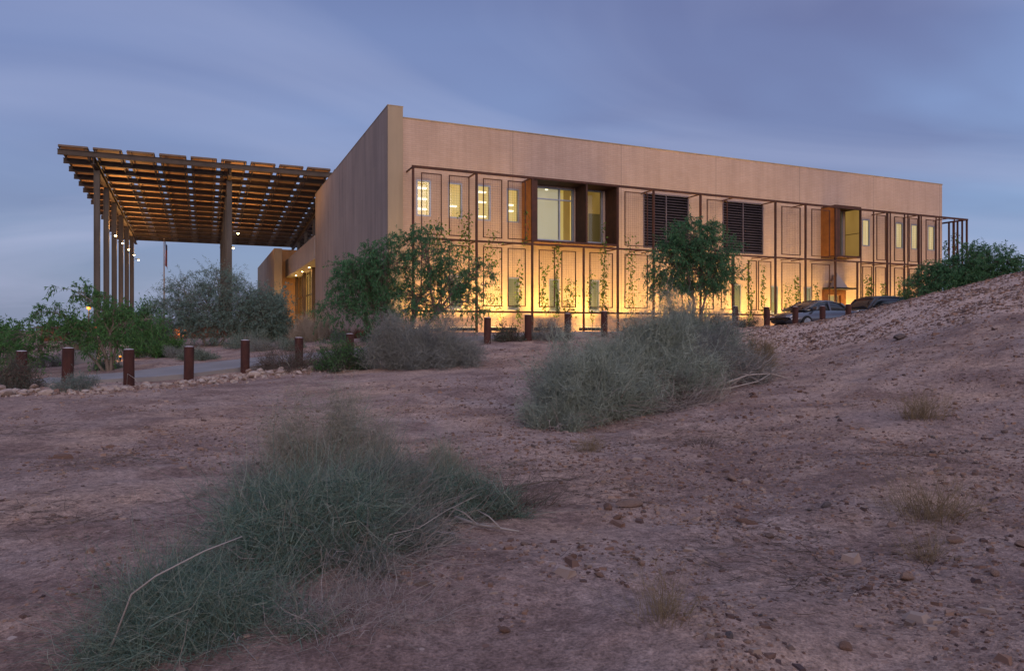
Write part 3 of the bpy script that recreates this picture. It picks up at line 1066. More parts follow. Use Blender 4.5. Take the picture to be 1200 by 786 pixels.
# ================================================================ entrance wing beyond the stone wall
wing = thing('entrance_wing', 'lower entrance wing with deep grey fascia and tall glowing glass wall', 'building', b2w(0, 24.05), TH)
MB().box(-.05, 7.0, .0, 22.0, 5.72, 7.5).build('fascia', M['fascia'], wing)
MB().box(-.03, 1.2, .02, 21.98, 5.66, 5.716).build('soffit', M['soffit'], wing)
cw = MB()
for i in range(12):
    y = .1 + i * 1.98
    if y < 21.9:
        cw.box(1.15, 1.24, y - .035, y + .035, -.6, 5.655)
for z in (1.0, 3.4):
    cw.box(1.12, 1.22, .06, 21.9, z - .04, z + .04)
cw = cw.build('curtain_wall', M['bronze'], wing)
MB().box(1.18, 1.19, .06, 21.9, -.55, 5.6).build('pane', M['glass'], cw)
MB().box(1.62, 1.7, .05, 21.95, -.6, 5.7).build('lobby_wall', M['curtain_glow'], wing)
for y in (1.6, 7.9, 14.2, 20.4):
    MB().box(.80, 1.09, y - .17, y + .17, -.6, 5.655).build('column', M['bronze'], wing)
MB().box(-.5, 7.0, 22.02, 22.5, -.7, 8.7).build('end_wall', M['orange_wall'], wing)
for y in (3, 8, 13, 18):
    MB().tube([(.6, y, 5.655), (.6, y, 5.63)], .07, 10).build('downlight', M['lamp_warm'], wing)
    point_lamp('downlight_lamp', (.6, y, 5.5), wing, 150, (1, .60, .18), .08, 150, (0, 0, -1))
fin = thing('concrete_wall', 'tall tan concrete fin wall standing left of the entrance', 'wall', b2w(-1.46, 43), TH)
MB().box(0, .78, 0, 25, -.8, 8.46).build('wall_body', M['stone_edge'], fin)

# ================================================================ shade canopy with solar panels
canopy = thing('shade_canopy', 'huge flat shade canopy of tilted solar panels on tall steel columns', 'canopy', P0, TH)
V0, PITCH, NR = 21.0, 2.10, 15
CU0, CU1 = -16.85, 3.2
SL = .058


def HB(v):
    return 11.55 - SL * (v - V0)


UP = 1.975
for r in range(NR + 1):
    v = V0 + r * PITCH
    z = HB(v)
    m = MB()
    m.box(CU0, CU1, v - .02, v + .02, z + .03, z + .31)            # web
    m.box(CU0, CU1, v - .11, v + .11, z + .312, z + .345)
    m.box(CU0, CU1, v - .11, v + .11, z - .01, z + .028)
    m.build('beam', M['beam'], canopy)
for u in (-14.8, -6.35, 1.3):
    m = MB()
    for r in range(NR):
        va, vb = V0 + r * PITCH, V0 + (r + 1) * PITCH
        za, zb = HB(va) - .02, HB(vb) - .02
        for (w_, z0, z1) in ((.02, -.42, -.03), (.13, -.03, 0), (.13, -.45, -.42)):
            m.hexa([(u - w_, va, za + z0), (u + w_, va, za + z0), (u + w_, vb, zb + z0), (u - w_, vb, zb + z0),
                    (u - w_, va, za + z1), (u + w_, va, za + z1), (u + w_, vb, zb + z1), (u - w_, vb, zb + z1)])
    m.build('girder', M['beam'], canopy)
for c in range(11):
    u = CU0 + .02 + c * UP
    m = MB()
    for r in range(NR):
        va, vb = V0 + r * PITCH + .12, V0 + (r + 1) * PITCH - .12
        za, zb = HB(va) + .16, HB(vb) + .16
        for du in ((.22,) if c == 0 else (-.42, .22) if c < 10 else (-.42,)):
            m.hexa([(u + du - .025, va, za), (u + du + .025, va, za), (u + du + .025, vb, zb), (u + du - .025, vb, zb),
                    (u + du - .025, va, za + .14), (u + du + .025, va, za + .14), (u + du + .025, vb, zb + .14), (u + du - .025, vb, zb + .14)])
    m.build('purlin', M['beam'], canopy)
proto_p = None
rest = MB()
for r in range(NR):
    for c in range(10):
        u = CU0 + .08 + c * UP
        v = V0 + r * PITCH - .12
        z = HB(v) + .52
        L, TZ, PWD = 1.80, .17, 1.62
        if r >= 10:
            rest.hexa([(u, v, z), (u + PWD, v, z), (u + PWD, v + L, z - TZ), (u, v + L, z - TZ), (u, v, z + .05), (u + PWD, v, z + .05), (u + PWD, v + L, z - TZ + .05), (u, v + L, z - TZ + .05)])
            continue
        if proto_p is None:
            proto_p = MB().hexa([(0, 0, 0), (PWD, 0, 0), (PWD, L, -TZ), (0, L, -TZ), (0, 0, .05), (PWD, 0, .05), (PWD, L, -TZ + .05), (0, L, -TZ + .05)]).build('solar_panel', M['panel_under'], canopy)
            f = MB()
            f.box(-.02, PWD + .02, -.045, -.002, -.03, .09)
            for q in (-.042, PWD + .002):
                f.hexa([(q, 0, -.03), (q + .04, 0, -.03), (q + .04, L, -TZ - .03), (q, L, -TZ - .03), (q, 0, .07), (q + .04, 0, .07), (q + .04, L, -TZ + .07), (q, L, -TZ + .07)])
            for q in (.1, PWD - .1):
                f.box(q - .03, q + .03, .1, .14, -.17, -.02)
            f.build('panel_frame', M['panel_frame'], proto_p)
            p = proto_p
        else:
            p = copy_tree(proto_p, canopy)
        p.location = (u, v, z)
rest = rest.build('solar_panels', M['panel_under'], canopy)
rest['kind'] = 'stuff'
rest['label'] = 'last five rows of tan solar panels at the far edge'


def hcol(u, v, z0, z1, parent, s=.36):
    m = MB()
    m.box(u - s / 2, u - s / 2 + .06, v - s / 2, v + s / 2, z0, z1)
    m.box(u + s / 2 - .06, u + s / 2, v - s / 2, v + s / 2, z0, z1)
    m.box(u - s / 2 + .061, u + s / 2 - .061, v - .12, v + .12, z0, z1)
    return m.build('column', M['steel'], parent)


for u in (-14.8, -6.35):
    for k in range(6):
        v = 22.6 + k * 5.0
        hcol(u, v, -1.2, HB(v) - .48, canopy)
for v in (27.6, 34, 40, 46):
    hcol(1.3, v, 7.52, HB(v) - .48, canopy, .28)
# column lamps
for (u, ks) in ((-14.8, (1, 2, 3, 4, 5)), (-6.35, (0, 2, 4))):
    for k in ks:
        v = 22.6 + k * 5.0
        zz_ = 7.2
        nm = 'column_light'
        t = thing(nm, ('small warm lamp on an arm of the left row of canopy columns' if u < -10 else 'small warm lamp on an arm of the right row of canopy columns'), 'lamp',
                  b2w(u + .24, v, zz_), TH, 'lamps on the canopy columns')
        MB().bar((0, 0, .05), (.36, 0, .05), .05).build('arm', M['black_metal'], t)
        MB().tube([(.36, 0, .07), (.36, 0, -.02)], .10, 10).build('shade', M['black_metal'], t)
        MB().tube([(.36, 0, -.022), (.36, 0, -.09)], [.085, .05], 10).build('bulb', M['lamp_warm'], t)
        point_lamp('bulb_lamp', (.40, 0, -.22), t, 70, (1, .56, .20), .06)
        point_lamp('uplight_lamp', (.36, 0, .14), t, 1050, (1, .50, .16), .08, 165, (.25, 0, 1))

# ================================================================ plants
def unit(v):
    return v / np.maximum(np.linalg.norm(v, axis=1, keepdims=True), 1e-9)


def stem_arrays(p0, d, L, bend, rad, K=4, wob=.05):
    """thin tapered three-sided stems as arrays"""
    n = len(p0)
    t = np.linspace(0, 1, K)
    pts = p0[:, None, :] + d[:, None, :] * (L[:, None] * t)[:, :, None] + bend[:, None, :] * (L[:, None] * t ** 2)[:, :, None]
    if wob:
        w = rng.normal(0, 1, (n, K, 3)) * (wob * L)[:, None, None]
        w[:, 0] = 0
        pts = pts + w
    ref = unit(rng.normal(0, 1, (n, 3)))
    a = unit(np.cross(d, ref))
    b = np.cross(d, a)
    ang = np.array([0, 2.094, 4.189])
    ring = a[:, None, :] * np.cos(ang)[None, :, None] + b[:, None, :] * np.sin(ang)[None, :, None]
    rr = rad[:, None] * (1 - .75 * t)[None, :]
    v = pts[:, :, None, :] + ring[:, None, :, :] * rr[:, :, None, None]
    base = np.arange(n)[:, None, None] * (K * 3) + np.arange(K - 1)[None, :, None] * 3
    j = np.arange(3)[None, None, :]
    j2 = (j + 1) % 3
    q = np.stack([base + j, base + j2, base + j2 + 3, base + j + 3], -1).reshape(-1, 4)
    return v.reshape(-1, 3), q


def leaf_arrays(p, d, L, Wd, droop=.0):
    """folded leaf blades: two quads sharing a midrib would cost double, a single bent quad is enough at this size"""
    n = len(p)
    side = unit(np.cross(d, unit(rng.normal(0, 1, (n, 3)))))
    nrm = np.cross(d, side)
    mid = p + d * (L * .5)[:, None] + nrm * (L * .08)[:, None]
    tip = p + d * L[:, None] - np.array([0, 0, 1.0]) * (L * droop)[:, None]
    v = np.stack([p, mid + side * (Wd / 2)[:, None], tip, mid - side * (Wd / 2)[:, None]], 1)
    q = (np.arange(n) * 4)[:, None] + np.arange(4)[None, :]
    return v.reshape(-1, 3), q


def merge(parts):
    vs, qs, o = [], [], 0
    for v, q in parts:
        vs.append(v)
        qs.append(q + o)
        o += len(v)
    return np.concatenate(vs), np.concatenate(qs)


def bush(name, label, cat, x, y, rx, ry, h, n, mat, slen=(.25, .5), srad=.004, clumps=40, lean=(0, 0), twigs=0, leaf=None, leaf_n=0, leaf_sz=.05,
         sink=.05, group=None, curl=.28, K=4, wob=.05, up=.55, twig_mat='twig', z=None, low=.15, spread=.55, rz=0.0):
    zb = gz(x, y) - sink if z is None else z
    t = thing(name, label, cat, (x, y, zb), rz, group)
    # clump centres through the dome, denser towards its outside
    c = unit(rng.normal(0, 1, (clumps, 3)))
    c[:, 2] = np.abs(c[:, 2])
    rad = rng.uniform(.35, 1.0, clumps) ** .6
    C = c * rad[:, None] * np.array([rx, ry, h])
    C *= (1 + .22 * rng.normal(0, 1, (clumps, 1))).clip(.6, 1.35)
    C[:, 2] = np.maximum(C[:, 2] * .78, low * h)
    C[:, 0] += lean[0] * C[:, 2]
    C[:, 1] += lean[1] * C[:, 2]
    k = rng.integers(0, clumps, n)
    out = unit(C * np.array([1 / rx, 1 / ry, 1.1 / h]))
    L = rng.uniform(*slen, n)
    d = unit(out[k] * .6 + np.array([0, 0, up]) + rng.normal(0, spread, (n, 3)))
    p0 = C[k] + rng.normal(0, 1, (n, 3)) * np.array([rx, ry, h]) * .10 - d * (L * .45)[:, None]
    p0[:, 2] = np.maximum(p0[:, 2], .02)
    bend = rng.normal(0, curl, (n, 3)) + np.array([0, 0, -.12])
    tip = p0 + (d + bend) * L[:, None]
    bend[:, 2] += np.maximum(0, .03 - tip[:, 2]) / L
    v, q = stem_arrays(p0, d, L, bend, rng.uniform(.6, 1.3, n) * srad, K, wob)
    np_mesh('stems', v, q, M[mat], t)
    # woody branches from the root to each clump
    nb = clumps
    B0 = rng.normal(0, 1, (nb, 3)) * np.array([rx * .12, ry * .12, 0])
    B0[:, 2] = -.08
    dv = C - B0
    Lb = np.linalg.norm(dv, axis=1)
    db = unit(dv + np.array([0, 0, .3]) * Lb[:, None])
    bendb = (dv - db * Lb[:, None]) / Lb[:, None]
    parts = [stem_arrays(B0, db, Lb, bendb, rng.uniform(.8, 1.6, nb) * srad * 2.2, 6, .03)]
    if twigs:
        a = rng.uniform(0, 2 * np.pi, twigs)
        rr = rng.uniform(.45, 1.05, twigs)
        p = np.c_[np.cos(a) * rx * rr, np.sin(a) * ry * rr, rng.uniform(.02, .30, twigs) * h]
        dd = unit(np.c_[np.cos(a), np.sin(a), rng.uniform(-.05, .5, twigs)] + rng.normal(0, .5, (twigs, 3)))
        Lt = rng.uniform(slen[0], slen[1] * 1.3, twigs)
        bb = rng.normal(0, .35, (twigs, 3))
        tipz = p[:, 2] + (dd[:, 2] + bb[:, 2]) * Lt
        bb[:, 2] += np.maximum(0, .02 - tipz) / Lt
        parts.append(stem_arrays(p, dd, Lt, bb, rng.uniform(.7, 1.6, twigs) * srad * 1.3, 5, .05))
    v, q = merge(parts)
    np_mesh('branches', v, q, M[twig_mat], t)
    if leaf:
        s = rng.integers(0, n, leaf_n)
        tt = rng.uniform(.3, 1, leaf_n)
        p = p0[s] + d[s] * (L[s] * tt)[:, None] + bend[s] * (L[s] * tt ** 2)[:, None]
        dl = unit(d[s] * .5 + rng.normal(0, .8, (leaf_n, 3)))
        v, q = leaf_arrays(p, dl, rng.uniform(.7, 1.3, leaf_n) * leaf_sz, rng.uniform(.35, .6, leaf_n) * leaf_sz)
        np_mesh('leaves', v, q, M[leaf], t)
    return t


def tuft(name, label, cat, x, y, r, h, n, mat, srad=.002, splay=.5, group=None, twigs=False, z=None):
    zb = gz(x, y) - .01 if z is None else z
    p0 = np.c_[rng.normal(0, r * .35, n), rng.normal(0, r * .35, n), np.zeros(n)]
    p0[:, 2] = gza(p0[:, 0] + x, p0[:, 1] + y) - zb - .01
    d = unit(np.c_[p0[:, 0] / r * splay + rng.normal(0, .25, n), p0[:, 1] / r * splay + rng.normal(0, .25, n), np.ones(n)])
    L = rng.uniform(.5, 1.1, n) * h
    bend = rng.normal(0, .3, (n, 3)) + np.c_[d[:, 0], d[:, 1], -.2 * np.ones(n)] * .4
    parts = [stem_arrays(p0, d, L, bend, rng.uniform(.6, 1.3, n) * srad, 5, .03)]
    if twigs:
        m = n * 2
        k = rng.integers(0, n, m)
        t_ = rng.uniform(.3, .95, m)
        p = p0[k] + d[k] * (L[k] * t_)[:, None] + bend[k] * (L[k] * t_ ** 2)[:, None]
        parts.append(stem_arrays(p, unit(d[k] + rng.normal(0, .8, (m, 3))), rng.uniform(.12, .35, m) * h, rng.normal(0, .3, (m, 3)), np.full(m, srad * .7), 3, .04))
    v, q = merge(parts)
    v = v + np.array([x, y, zb])
    o = np_mesh(name, v - np.array([x, y, zb]), q, M[mat])
    o.location = (x, y, zb)
    return tag(o, label, cat, group)


def tree(name, label, x, y, lobes, trunks, leafmat, bark='bark', leaf=(.09, .028), ends=200, per=70, droop=.5, twl=.55, base_r=.09, z=None, group=None, fork=.45):
    """lobes: (cx,cy,cz,rx,ry,rz) relative to the base; limbs run from the trunks into each lobe and end in hanging leafy twigs"""
    zb = gz(x, y) - .05 if z is None else z
    t = thing(name, label, 'tree', (x, y, zb), 0, group)
    tr = MB()
    forks = []
    for (tx, ty, fx, fy, fz, r) in trunks:
        p0 = Vector((tx, ty, -.1))
        p3 = Vector((fx, fy, fz))
        mid = p0.lerp(p3, .5) + Vector((random.uniform(-.1, .1), random.uniform(-.1, .1), .05))
        tr.tube([p0, p0.lerp(mid, .5), mid, mid.lerp(p3, .5), p3], [r * 1.25, r, r * .9, r * .8, r * .7], 8)
        forks.append((p3, r))
    wsum = sum(l[3] * l[4] * l[5] for l in lobes)
    P, D = [], []
    limb = MB()
    for l in lobes:
        c = Vector(l[:3])
        fk, r = min(forks, key=lambda f: (f[0] - c).length)
        mid = fk.lerp(c, .55) + Vector((0, 0, .18 * (c - fk).length))
        limb.tube([fk, fk.lerp(mid, .5) + Vector((random.uniform(-.06, .06), random.uniform(-.06, .06), 0)), mid, c], [r * .7, r * .55, r * .42, r * .2], 6)
        n = max(6, int(ends * l[3] * l[4] * l[5] / wsum))
        e = unit(rng.normal(0, 1, (n, 3))) * (rng.uniform(.15, 1, (n, 1)) ** .5)
        e = e * np.array(l[3:6]) + np.array(l[:3])
        for pt in e:
            q_ = Vector(pt)
            s_ = fk.lerp(mid, random.uniform(.6, 1)) if random.random() < .3 else mid.lerp(c, random.uniform(.2, 1))
            m_ = s_.lerp(q_, .55) + Vector((0, 0, .14 * (q_ - s_).length))
            limb.tube([s_, m_, q_], [r * .16, r * .11, r * .05], 4, False)
            P.append(pt)
            D.append(unit(np.array([(q_ - c)[:]]) / np.array([l[3:6]]))[0])
    tr.build('trunk', M[bark], t, True)
    limb.build('limbs', M[bark], t, True)
    P, D = np.array(P), np.array(D)
    n = len(P)
    tw = max(2, per // 14)
    k = np.repeat(np.arange(n), tw)
    m = len(k)
    d = unit(D[k] * .55 + rng.normal(0, .6, (m, 3)) + np.array([0, 0, .12]))
    L = rng.uniform(.5, 1.2, m) * twl
    bend = rng.normal(0, .15, (m, 3)) + np.array([0, 0, -droop])
    s0 = P[k] + rng.normal(0, .05, (m, 3))
    v1, q1 = stem_arrays(s0, d, L, bend, np.full(m, .005), 4, .02)
    np_mesh('twigs', v1, q1, M['twig_dark'], t)
    ln = per // tw
    kk = np.repeat(np.arange(m), ln)
    tt = rng.uniform(.12, 1.05, m * ln)
    p = s0[kk] + d[kk] * (L[kk] * tt)[:, None] + bend[kk] * (L[kk] * tt ** 2)[:, None]
    tang = unit(d[kk] + 2 * bend[kk] * tt[:, None])
    dl = unit(tang * .5 + rng.normal(0, .55, (m * ln, 3)) + np.array([0, 0, -.35]))
    v, q = leaf_arrays(p, dl, rng.uniform(.6, 1.3, m * ln) * leaf[0], rng.uniform(.7, 1.3, m * ln) * leaf[1], .15)
    np_mesh('crown', v, q, M[leafmat], t)
    return t


# --- trees
tree('mesquite_tree', 'broad drooping dark green tree at the corner of the stone wall', -3.9, 26.6,
     [(-1.9, 0, 2.55, 1.15, 1.0, .95), (-2.75, .1, 1.55, .75, .8, .75), (-.7, -.1, 3.25, 1.15, 1.0, .95), (.6, .1, 3.65, 1.05, .9, 1.05), (-1.9, 0, 2.9, .8, .8, .6), (-1.3, 0, 1.5, 1.1, .9, .7), (-1.35, -.1, 2.5, 1.0, .8, .8),
      (.4, 0, 1.9, 1.15, 1.0, .9), (1.7, .1, 2.7, .95, .8, .95), (2.6, .1, 2.6, .75, .6, .8), (2.3, 0, 1.7, .7, .7, .6)],
     [(-.6, 0, -1.0, .1, 1.0, .09), (-.3, .1, .2, .1, 1.15, .10), (0, 0, 1.0, 0, 1.2, .08), (-.8, -.1, -1.6, 0, .9, .07)], 'leaf_deep', leaf=(.125, .030), ends=520, per=64, droop=.55, twl=.55)
tree('mesquite_tree', 'round crowned dark green tree in front of the louvred vents', 7.35, 28.4,
     [(0, 0, 3.9, 1.15, 1.0, .85), (-1.0, 0, 2.9, .85, .9, .8), (.95, 0, 3.5, .8, .9, .95), (.2, 0, 2.5, 1.25, 1.0, .8), (-1.2, 0, 2.0, .7, .7, .5), (1.25, 0, 2.2, .62, .7, .6), (0, 0, 1.8, 1.2, .8, .35), (-.6, 0, 3.5, .7, .7, .6)],
     [(0, 0, 0, 0, 1.4, .08), (.15, .05, .5, 0, 1.5, .06)], 'leaf_deep', leaf=(.12, .030), ends=370, per=70, droop=.45, twl=.52)
tree('desert_tree', 'loose green tree rising behind the crest of the hill', 23.6, 36.5,
     [(1.6, 0, 3.35, 1.1, .9, .75), (.3, 0, 3.4, .9, .9, .7), (2.6, 0, 2.8, .8, .8, .5), (-1.5, 0, 2.4, 1.1, 1, .7), (-.4, 0, 2.7, 1.2, 1, .7), (-2.3, 0, 1.9, .9, .8, .6), (.9, 0, 2.2, 1.6, 1, .7)],
     [(0, 0, .8, 0, 1.9, .09), (-.2, 0, -.9, 0, 1.5, .08), (.1, 0, .2, 0, 1.9, .07)], 'leaf_deep', leaf=(.13, .038), ends=480, per=78, droop=.25, twl=.55)
tree('desert_tree', 'loose bright green young tree beside the path in front of the canopy columns', -13.0, 22.6,
     [(-1.1, 0, 2.65, .60, .5, .28), (-1.75, 0, 2.0, .66, .6, .34), (-.35, 0, 2.2, .62, .55, .38), (-2.45, 0, 1.45, .55, .5, .28), (.6, 0, 1.6, .75, .6, .5), (-1.3, 0, 1.25, .95, .8, .45),
      (-2.7, 0, .65, .7, .7, .38), (-.2, 0, 1.05, .7, .6, .4), (1.35, 0, 1.75, .45, .4, .3), (.2, 0, 2.05, .4, .4, .28), (-3.4, 0, 1.0, .6, .6, .35), (-3.0,0,.3,.55,.6,.3)],
     [(0, 0, -.25, 0, 1.0, .06), (.05, .05, .25, .05, 1.0, .05), (-.05, 0, -.8, 0, .75, .045), (0.08, 0, .05, 0, 1.3, .05)], 'leaf_mid', 'bark', leaf=(.115, .030), ends=190, per=70, droop=.60, twl=.42)
tree('palo_verde_tree', 'feathery grey green tree between the two rows of canopy columns', -13.9, 32.5,
     [(1.4, 0, 1.9, 1.3, 1.0, .9), (-.2, 0, 1.9, 1.3, 1.0, .8), (.3, 0, 2.9, 1.0, .8, .7), (-1.6, 0, 1.5, 1.1, 1, .8), (2.4, 0, 1.6, .7, .8, .7), (-1.3, 0, 2.6, .8, .8, .55), (.2, 0, .9, 2.0, 1.0, .6)],
     [(0, 0, .4, 0, .7, .07), (-.2, 0, -.8, 0, .7, .06), (.2, 0, 1.2, 0, .8, .06)], 'leaf_grey', leaf=(.15, .022), ends=380, per=84, droop=.1, twl=.8)
bush('shrub', 'feathery grey green shrub right of the palo verde by the glowing entrance', 'shrub', -11.6, 33.5, 1.25, 1.2, 2.6, 2600, 'sage_green', (.4, .9), .007, 50, twig_mat='twig_dark', leaf='leaf_grey', leaf_n=11000, leaf_sz=.12)
bush('shrub', 'bright green shrub at the foot of the left canopy columns', 'shrub', -15.4, 29.6, .7, .7, 1.4, 1200, 'leaf_scrub', (.3, .6), .006, 30, leaf='leaf_mid', leaf_n=3800, leaf_sz=.10, twig_mat='twig_dark')
bush('shrub', 'low bright green shrub in the bed behind the third bollard', 'shrub', -13.6, 27.6, .8, .7, .9, 800, 'leaf_scrub', (.25, .5), .006, 30, leaf='leaf_bright', leaf_n=4500, leaf_sz=.09, twig_mat='twig_dark')
bush('shrub', 'dark green shrub behind the left canopy columns', 'shrub', -19.5, 36, 1.6, 1.4, 2.3, 1200, 'leaf_scrub', (.4, .8), .008, 40, leaf='leaf_mid', leaf_n=9000, leaf_sz=.14, twig_mat='twig_dark')
bush('shrub', 'wide dark green shrub at the far left edge behind the young tree', 'shrub', -23.5, 31, 2.2, 1.6, 1.8, 1500, 'leaf_scrub', (.4, .8), .008, 50, leaf='leaf_mid', leaf_n=11000, leaf_sz=.13, twig_mat='twig_dark')
# --- big wash bushes
CU = dict(curl=.5, K=5, wob=.07)
bush('saltbush', 'tall grey green bush at the left end of the mid slope thicket', 'bush', 1.30, 11.6, .95, .9, 1.48, 12000, 'sage', (.18, .40), .0040, 80, twigs=200, spread=.75, **CU)
bush('saltbush', 'widest grey green bush in the middle of the mid slope thicket', 'bush', 2.55, 13.2, 1.25, 1.0, 1.82, 16000, 'sage', (.2, .45), .0045, 95, twigs=600, spread=.75, **CU)
bush('saltbush', 'low twiggy grey bush with bare pale branches at the right end of the thicket', 'bush', 4.05, 14.6, 1.25, 1.0, 1.45, 8000, 'sage_grey', (.22, .45), .0046, 75, twigs=1500, spread=.8, **CU)
bush('saltbush', 'darker sage bush rising behind the thicket below the round tree', 'bush', 4.35, 17.2, 1.0, 1.0, 2.05, 11000, 'sage_green', (.25, .55), .0056, 85, spread=.65, **CU)
bush('saltbush', 'small pale green bush at the lower left foot of the thicket', 'bush', .75, 10.9, .55, .5, .80, 5000, 'sage', (.14, .30), .0036, 45, twigs=200, spread=.75, **CU)
bush('dry_bush', 'dark tangle of bare grey twigs under the front of the thicket', 'bush', 2.5, 12.1, 1.0, .45, .55, 600, 'twig_dark', (.2, .45), .0045, 40, twigs=1300, spread=.9, low=.05, twig_mat='twig', **CU)
bush('dry_bush', 'tan dry bush right of the mid slope thicket', 'bush', 6.0, 17.2, .5, .45, .75, 2200, 'straw', (.2, .4), .0042, 25, twig_mat='twig', spread=.75, **CU)
bush('brittle_bush', 'rounded ash grey bush in front of the building corner', 'bush', -2.62, 20.2, 1.42, 1.2, 1.85, 19000, 'sage_grey', (.20, .42), .0050, 120, up=.6, spread=.75, curl=.35, K=5)
bush('shrub', 'small dark green bush round the post left of the ash grey bush', 'shrub', -4.95, 20.7, .80, .75, 1.05, 2600, 'leaf_scrub', (.2, .42), .005, 45, leaf='leaf_mid', leaf_n=5500, leaf_sz=.055, twig_mat='twig_dark')
# --- foreground bushes
CF = dict(curl=.6, K=6, wob=.075, spread=2.3)
bush('wash_bush', 'olive dry airy bush at the top of the foreground clump', 'bush', -1.55, 6.1, .56, .45, 1.12, 8500, 'wash_tan', (.12, .34), .0016, 75, twigs=160, low=.1, twig_mat='twig', **CF)
bush('wash_bush', 'largest blue green sprawling bush in the left foreground', 'bush', -1.30, 4.65, .60, .68, .62, 8800, 'wash_green', (.16, .40), .0022, 46, twigs=420, low=.08, up=.3, twig_mat='twig', **CF)
bush('wash_bush', 'blue green bush at the bottom left corner of the foreground clump', 'bush', -1.60, 3.45, .58, .50, .34, 6400, 'wash_green', (.14, .32), .0016, 40, twigs=120, low=.08, up=.3, twig_mat='twig', **CF)
bush('wash_bush', 'deep green mound at the right end of the foreground clump', 'bush', -.46, 5.5, .44, .36, .36, 4400, 'wash_green', (.12, .30), .0022, 34, twigs=300, low=.1, up=.35, twig_mat='twig_dark', **CF)
bush('wash_bush', 'olive and green tangle in the middle of the foreground clump', 'bush', -1.02, 5.2, .58, .50, .50, 5600, 'wash_mixed', (.14, .36), .0020, 40, twigs=360, low=.1, up=.4, twig_mat='twig', **CF)
bush('wash_bush', 'grey green tangle at the near right of the foreground clump', 'bush', -.86, 4.4, .38, .40, .28, 3000, 'wash_mixed', (.14, .34), .0019, 30, twigs=360, low=.08, up=.3, **CF)
bush('dry_bush', 'pale bare twigs at the near bottom of the foreground clump', 'bush', -.72, 3.5, .34, .28, .16, 500, 'twig', (.10, .26), .0013, 25, twigs=160, low=.06, up=.2, **CF)
bush('dry_bush', 'faint purple grey dry bush left of the olive bush', 'bush', -2.3, 6.2, .45, .4, .45, 900, 'sage_grey', (.12, .30), .0014, 30, twigs=60, low=.1, **CF)
bush('dry_bush', 'small tan dry bush behind the deep green mound', 'bush', -.70, 7.2, .30, .28, .46, 1300, 'wash_tan', (.10, .26), .0019, 25, low=.1, **CF)
bush('dry_bush', 'grey twiggy brush trailing right of the deep green mound', 'bush', -.12, 5.9, .42, .3, .20, 400, 'twig_dark', (.12, .3), .0016, 20, twigs=600, low=.05, twig_mat='twig_dark', **CF)
# --- dry tufts
tuft('dry_grass', 'tan dry grass tuft alone on the right slope below the berm', 'grass', 5.6, 9.6, .34, .42, 260, 'straw', .0022, .7, twigs=True)
tuft('dry_grass', 'wide straw coloured dry weed at the right edge', 'grass', 3.15, 5.3, .36, .34, 300, 'straw', .0016, .8, twigs=True)
tuft('dry_grass', 'dark dry weed near the bottom right of centre', 'grass', .72, 3.35, .15, .26, 130, 'straw', .0013, .6, twigs=True)
tuft('dry_grass', 'tiny straw tuft left of the scattered stones below the thicket', 'grass', .95, 8.7, .18, .24, 150, 'straw', .0016, .8, twigs=True)
tuft('dry_grass', 'small straw weed near the lower right stones', 'grass', 2.65, 4.5, .14, .22, 100, 'straw', .0014, .8, twigs=True)
tuft('dry_grass', 'low dark matted tuft on the sand right of the thicket foot', 'grass', 2.45, 9.0, .4, .10, 260, 'twig_dark', .002, 1.6)
# --- shrubs round the path
bush('scrub', 'dark leafless scrub round the leftmost bollard', 'shrub', -12.2, 16.9, .95, .6, .95, 1800, 'twig_dark', (.2, .45), .0045, 40, leaf='leaf_scrub', leaf_n=3500, leaf_sz=.05, twig_mat='twig_dark')
bush('scrub', 'grey scrub at the foot of the second bollard', 'shrub', -10.2, 16.3, .55, .45, .55, 1100, 'sage_grey', (.15, .35), .0045, 30, leaf='leaf_grey', leaf_n=1500, leaf_sz=.04)
bush('scrub', 'bare twiggy grey shrub leaning on the bollard before the dark green bush', 'shrub', -6.6, 21.0, 1.0, .6, .95, 900, 'twig_dark', (.25, .55), .0045, 40, twigs=200, twig_mat='twig_dark', leaf='leaf_scrub', leaf_n=1400, leaf_sz=.04)
bush('scrub', 'dark leafy shrub between the two bollards at the floodlit wall', 'shrub', -.1, 25.6, .75, .6, .95, 500, 'twig_dark', (.25, .5), .005, 35, leaf='leaf_scrub', leaf_n=2200, leaf_sz=.06, twig_mat='twig_dark')
bush('scrub', 'airy grey twig shrub behind the bollard right of the leafy shrub', 'shrub', 1.35, 25.9, .75, .5, 1.15, 1300, 'sage_grey', (.3, .6), .0045, 30)
bush('scrub', 'low dark shrub behind the bollards at the foot of the hill', 'shrub', 9.6, 30.4, 1.1, .6, .75, 800, 'twig_dark', (.2, .45), .005, 35, leaf='leaf_scrub', leaf_n=2600, leaf_sz=.07, twig_mat='twig_dark')
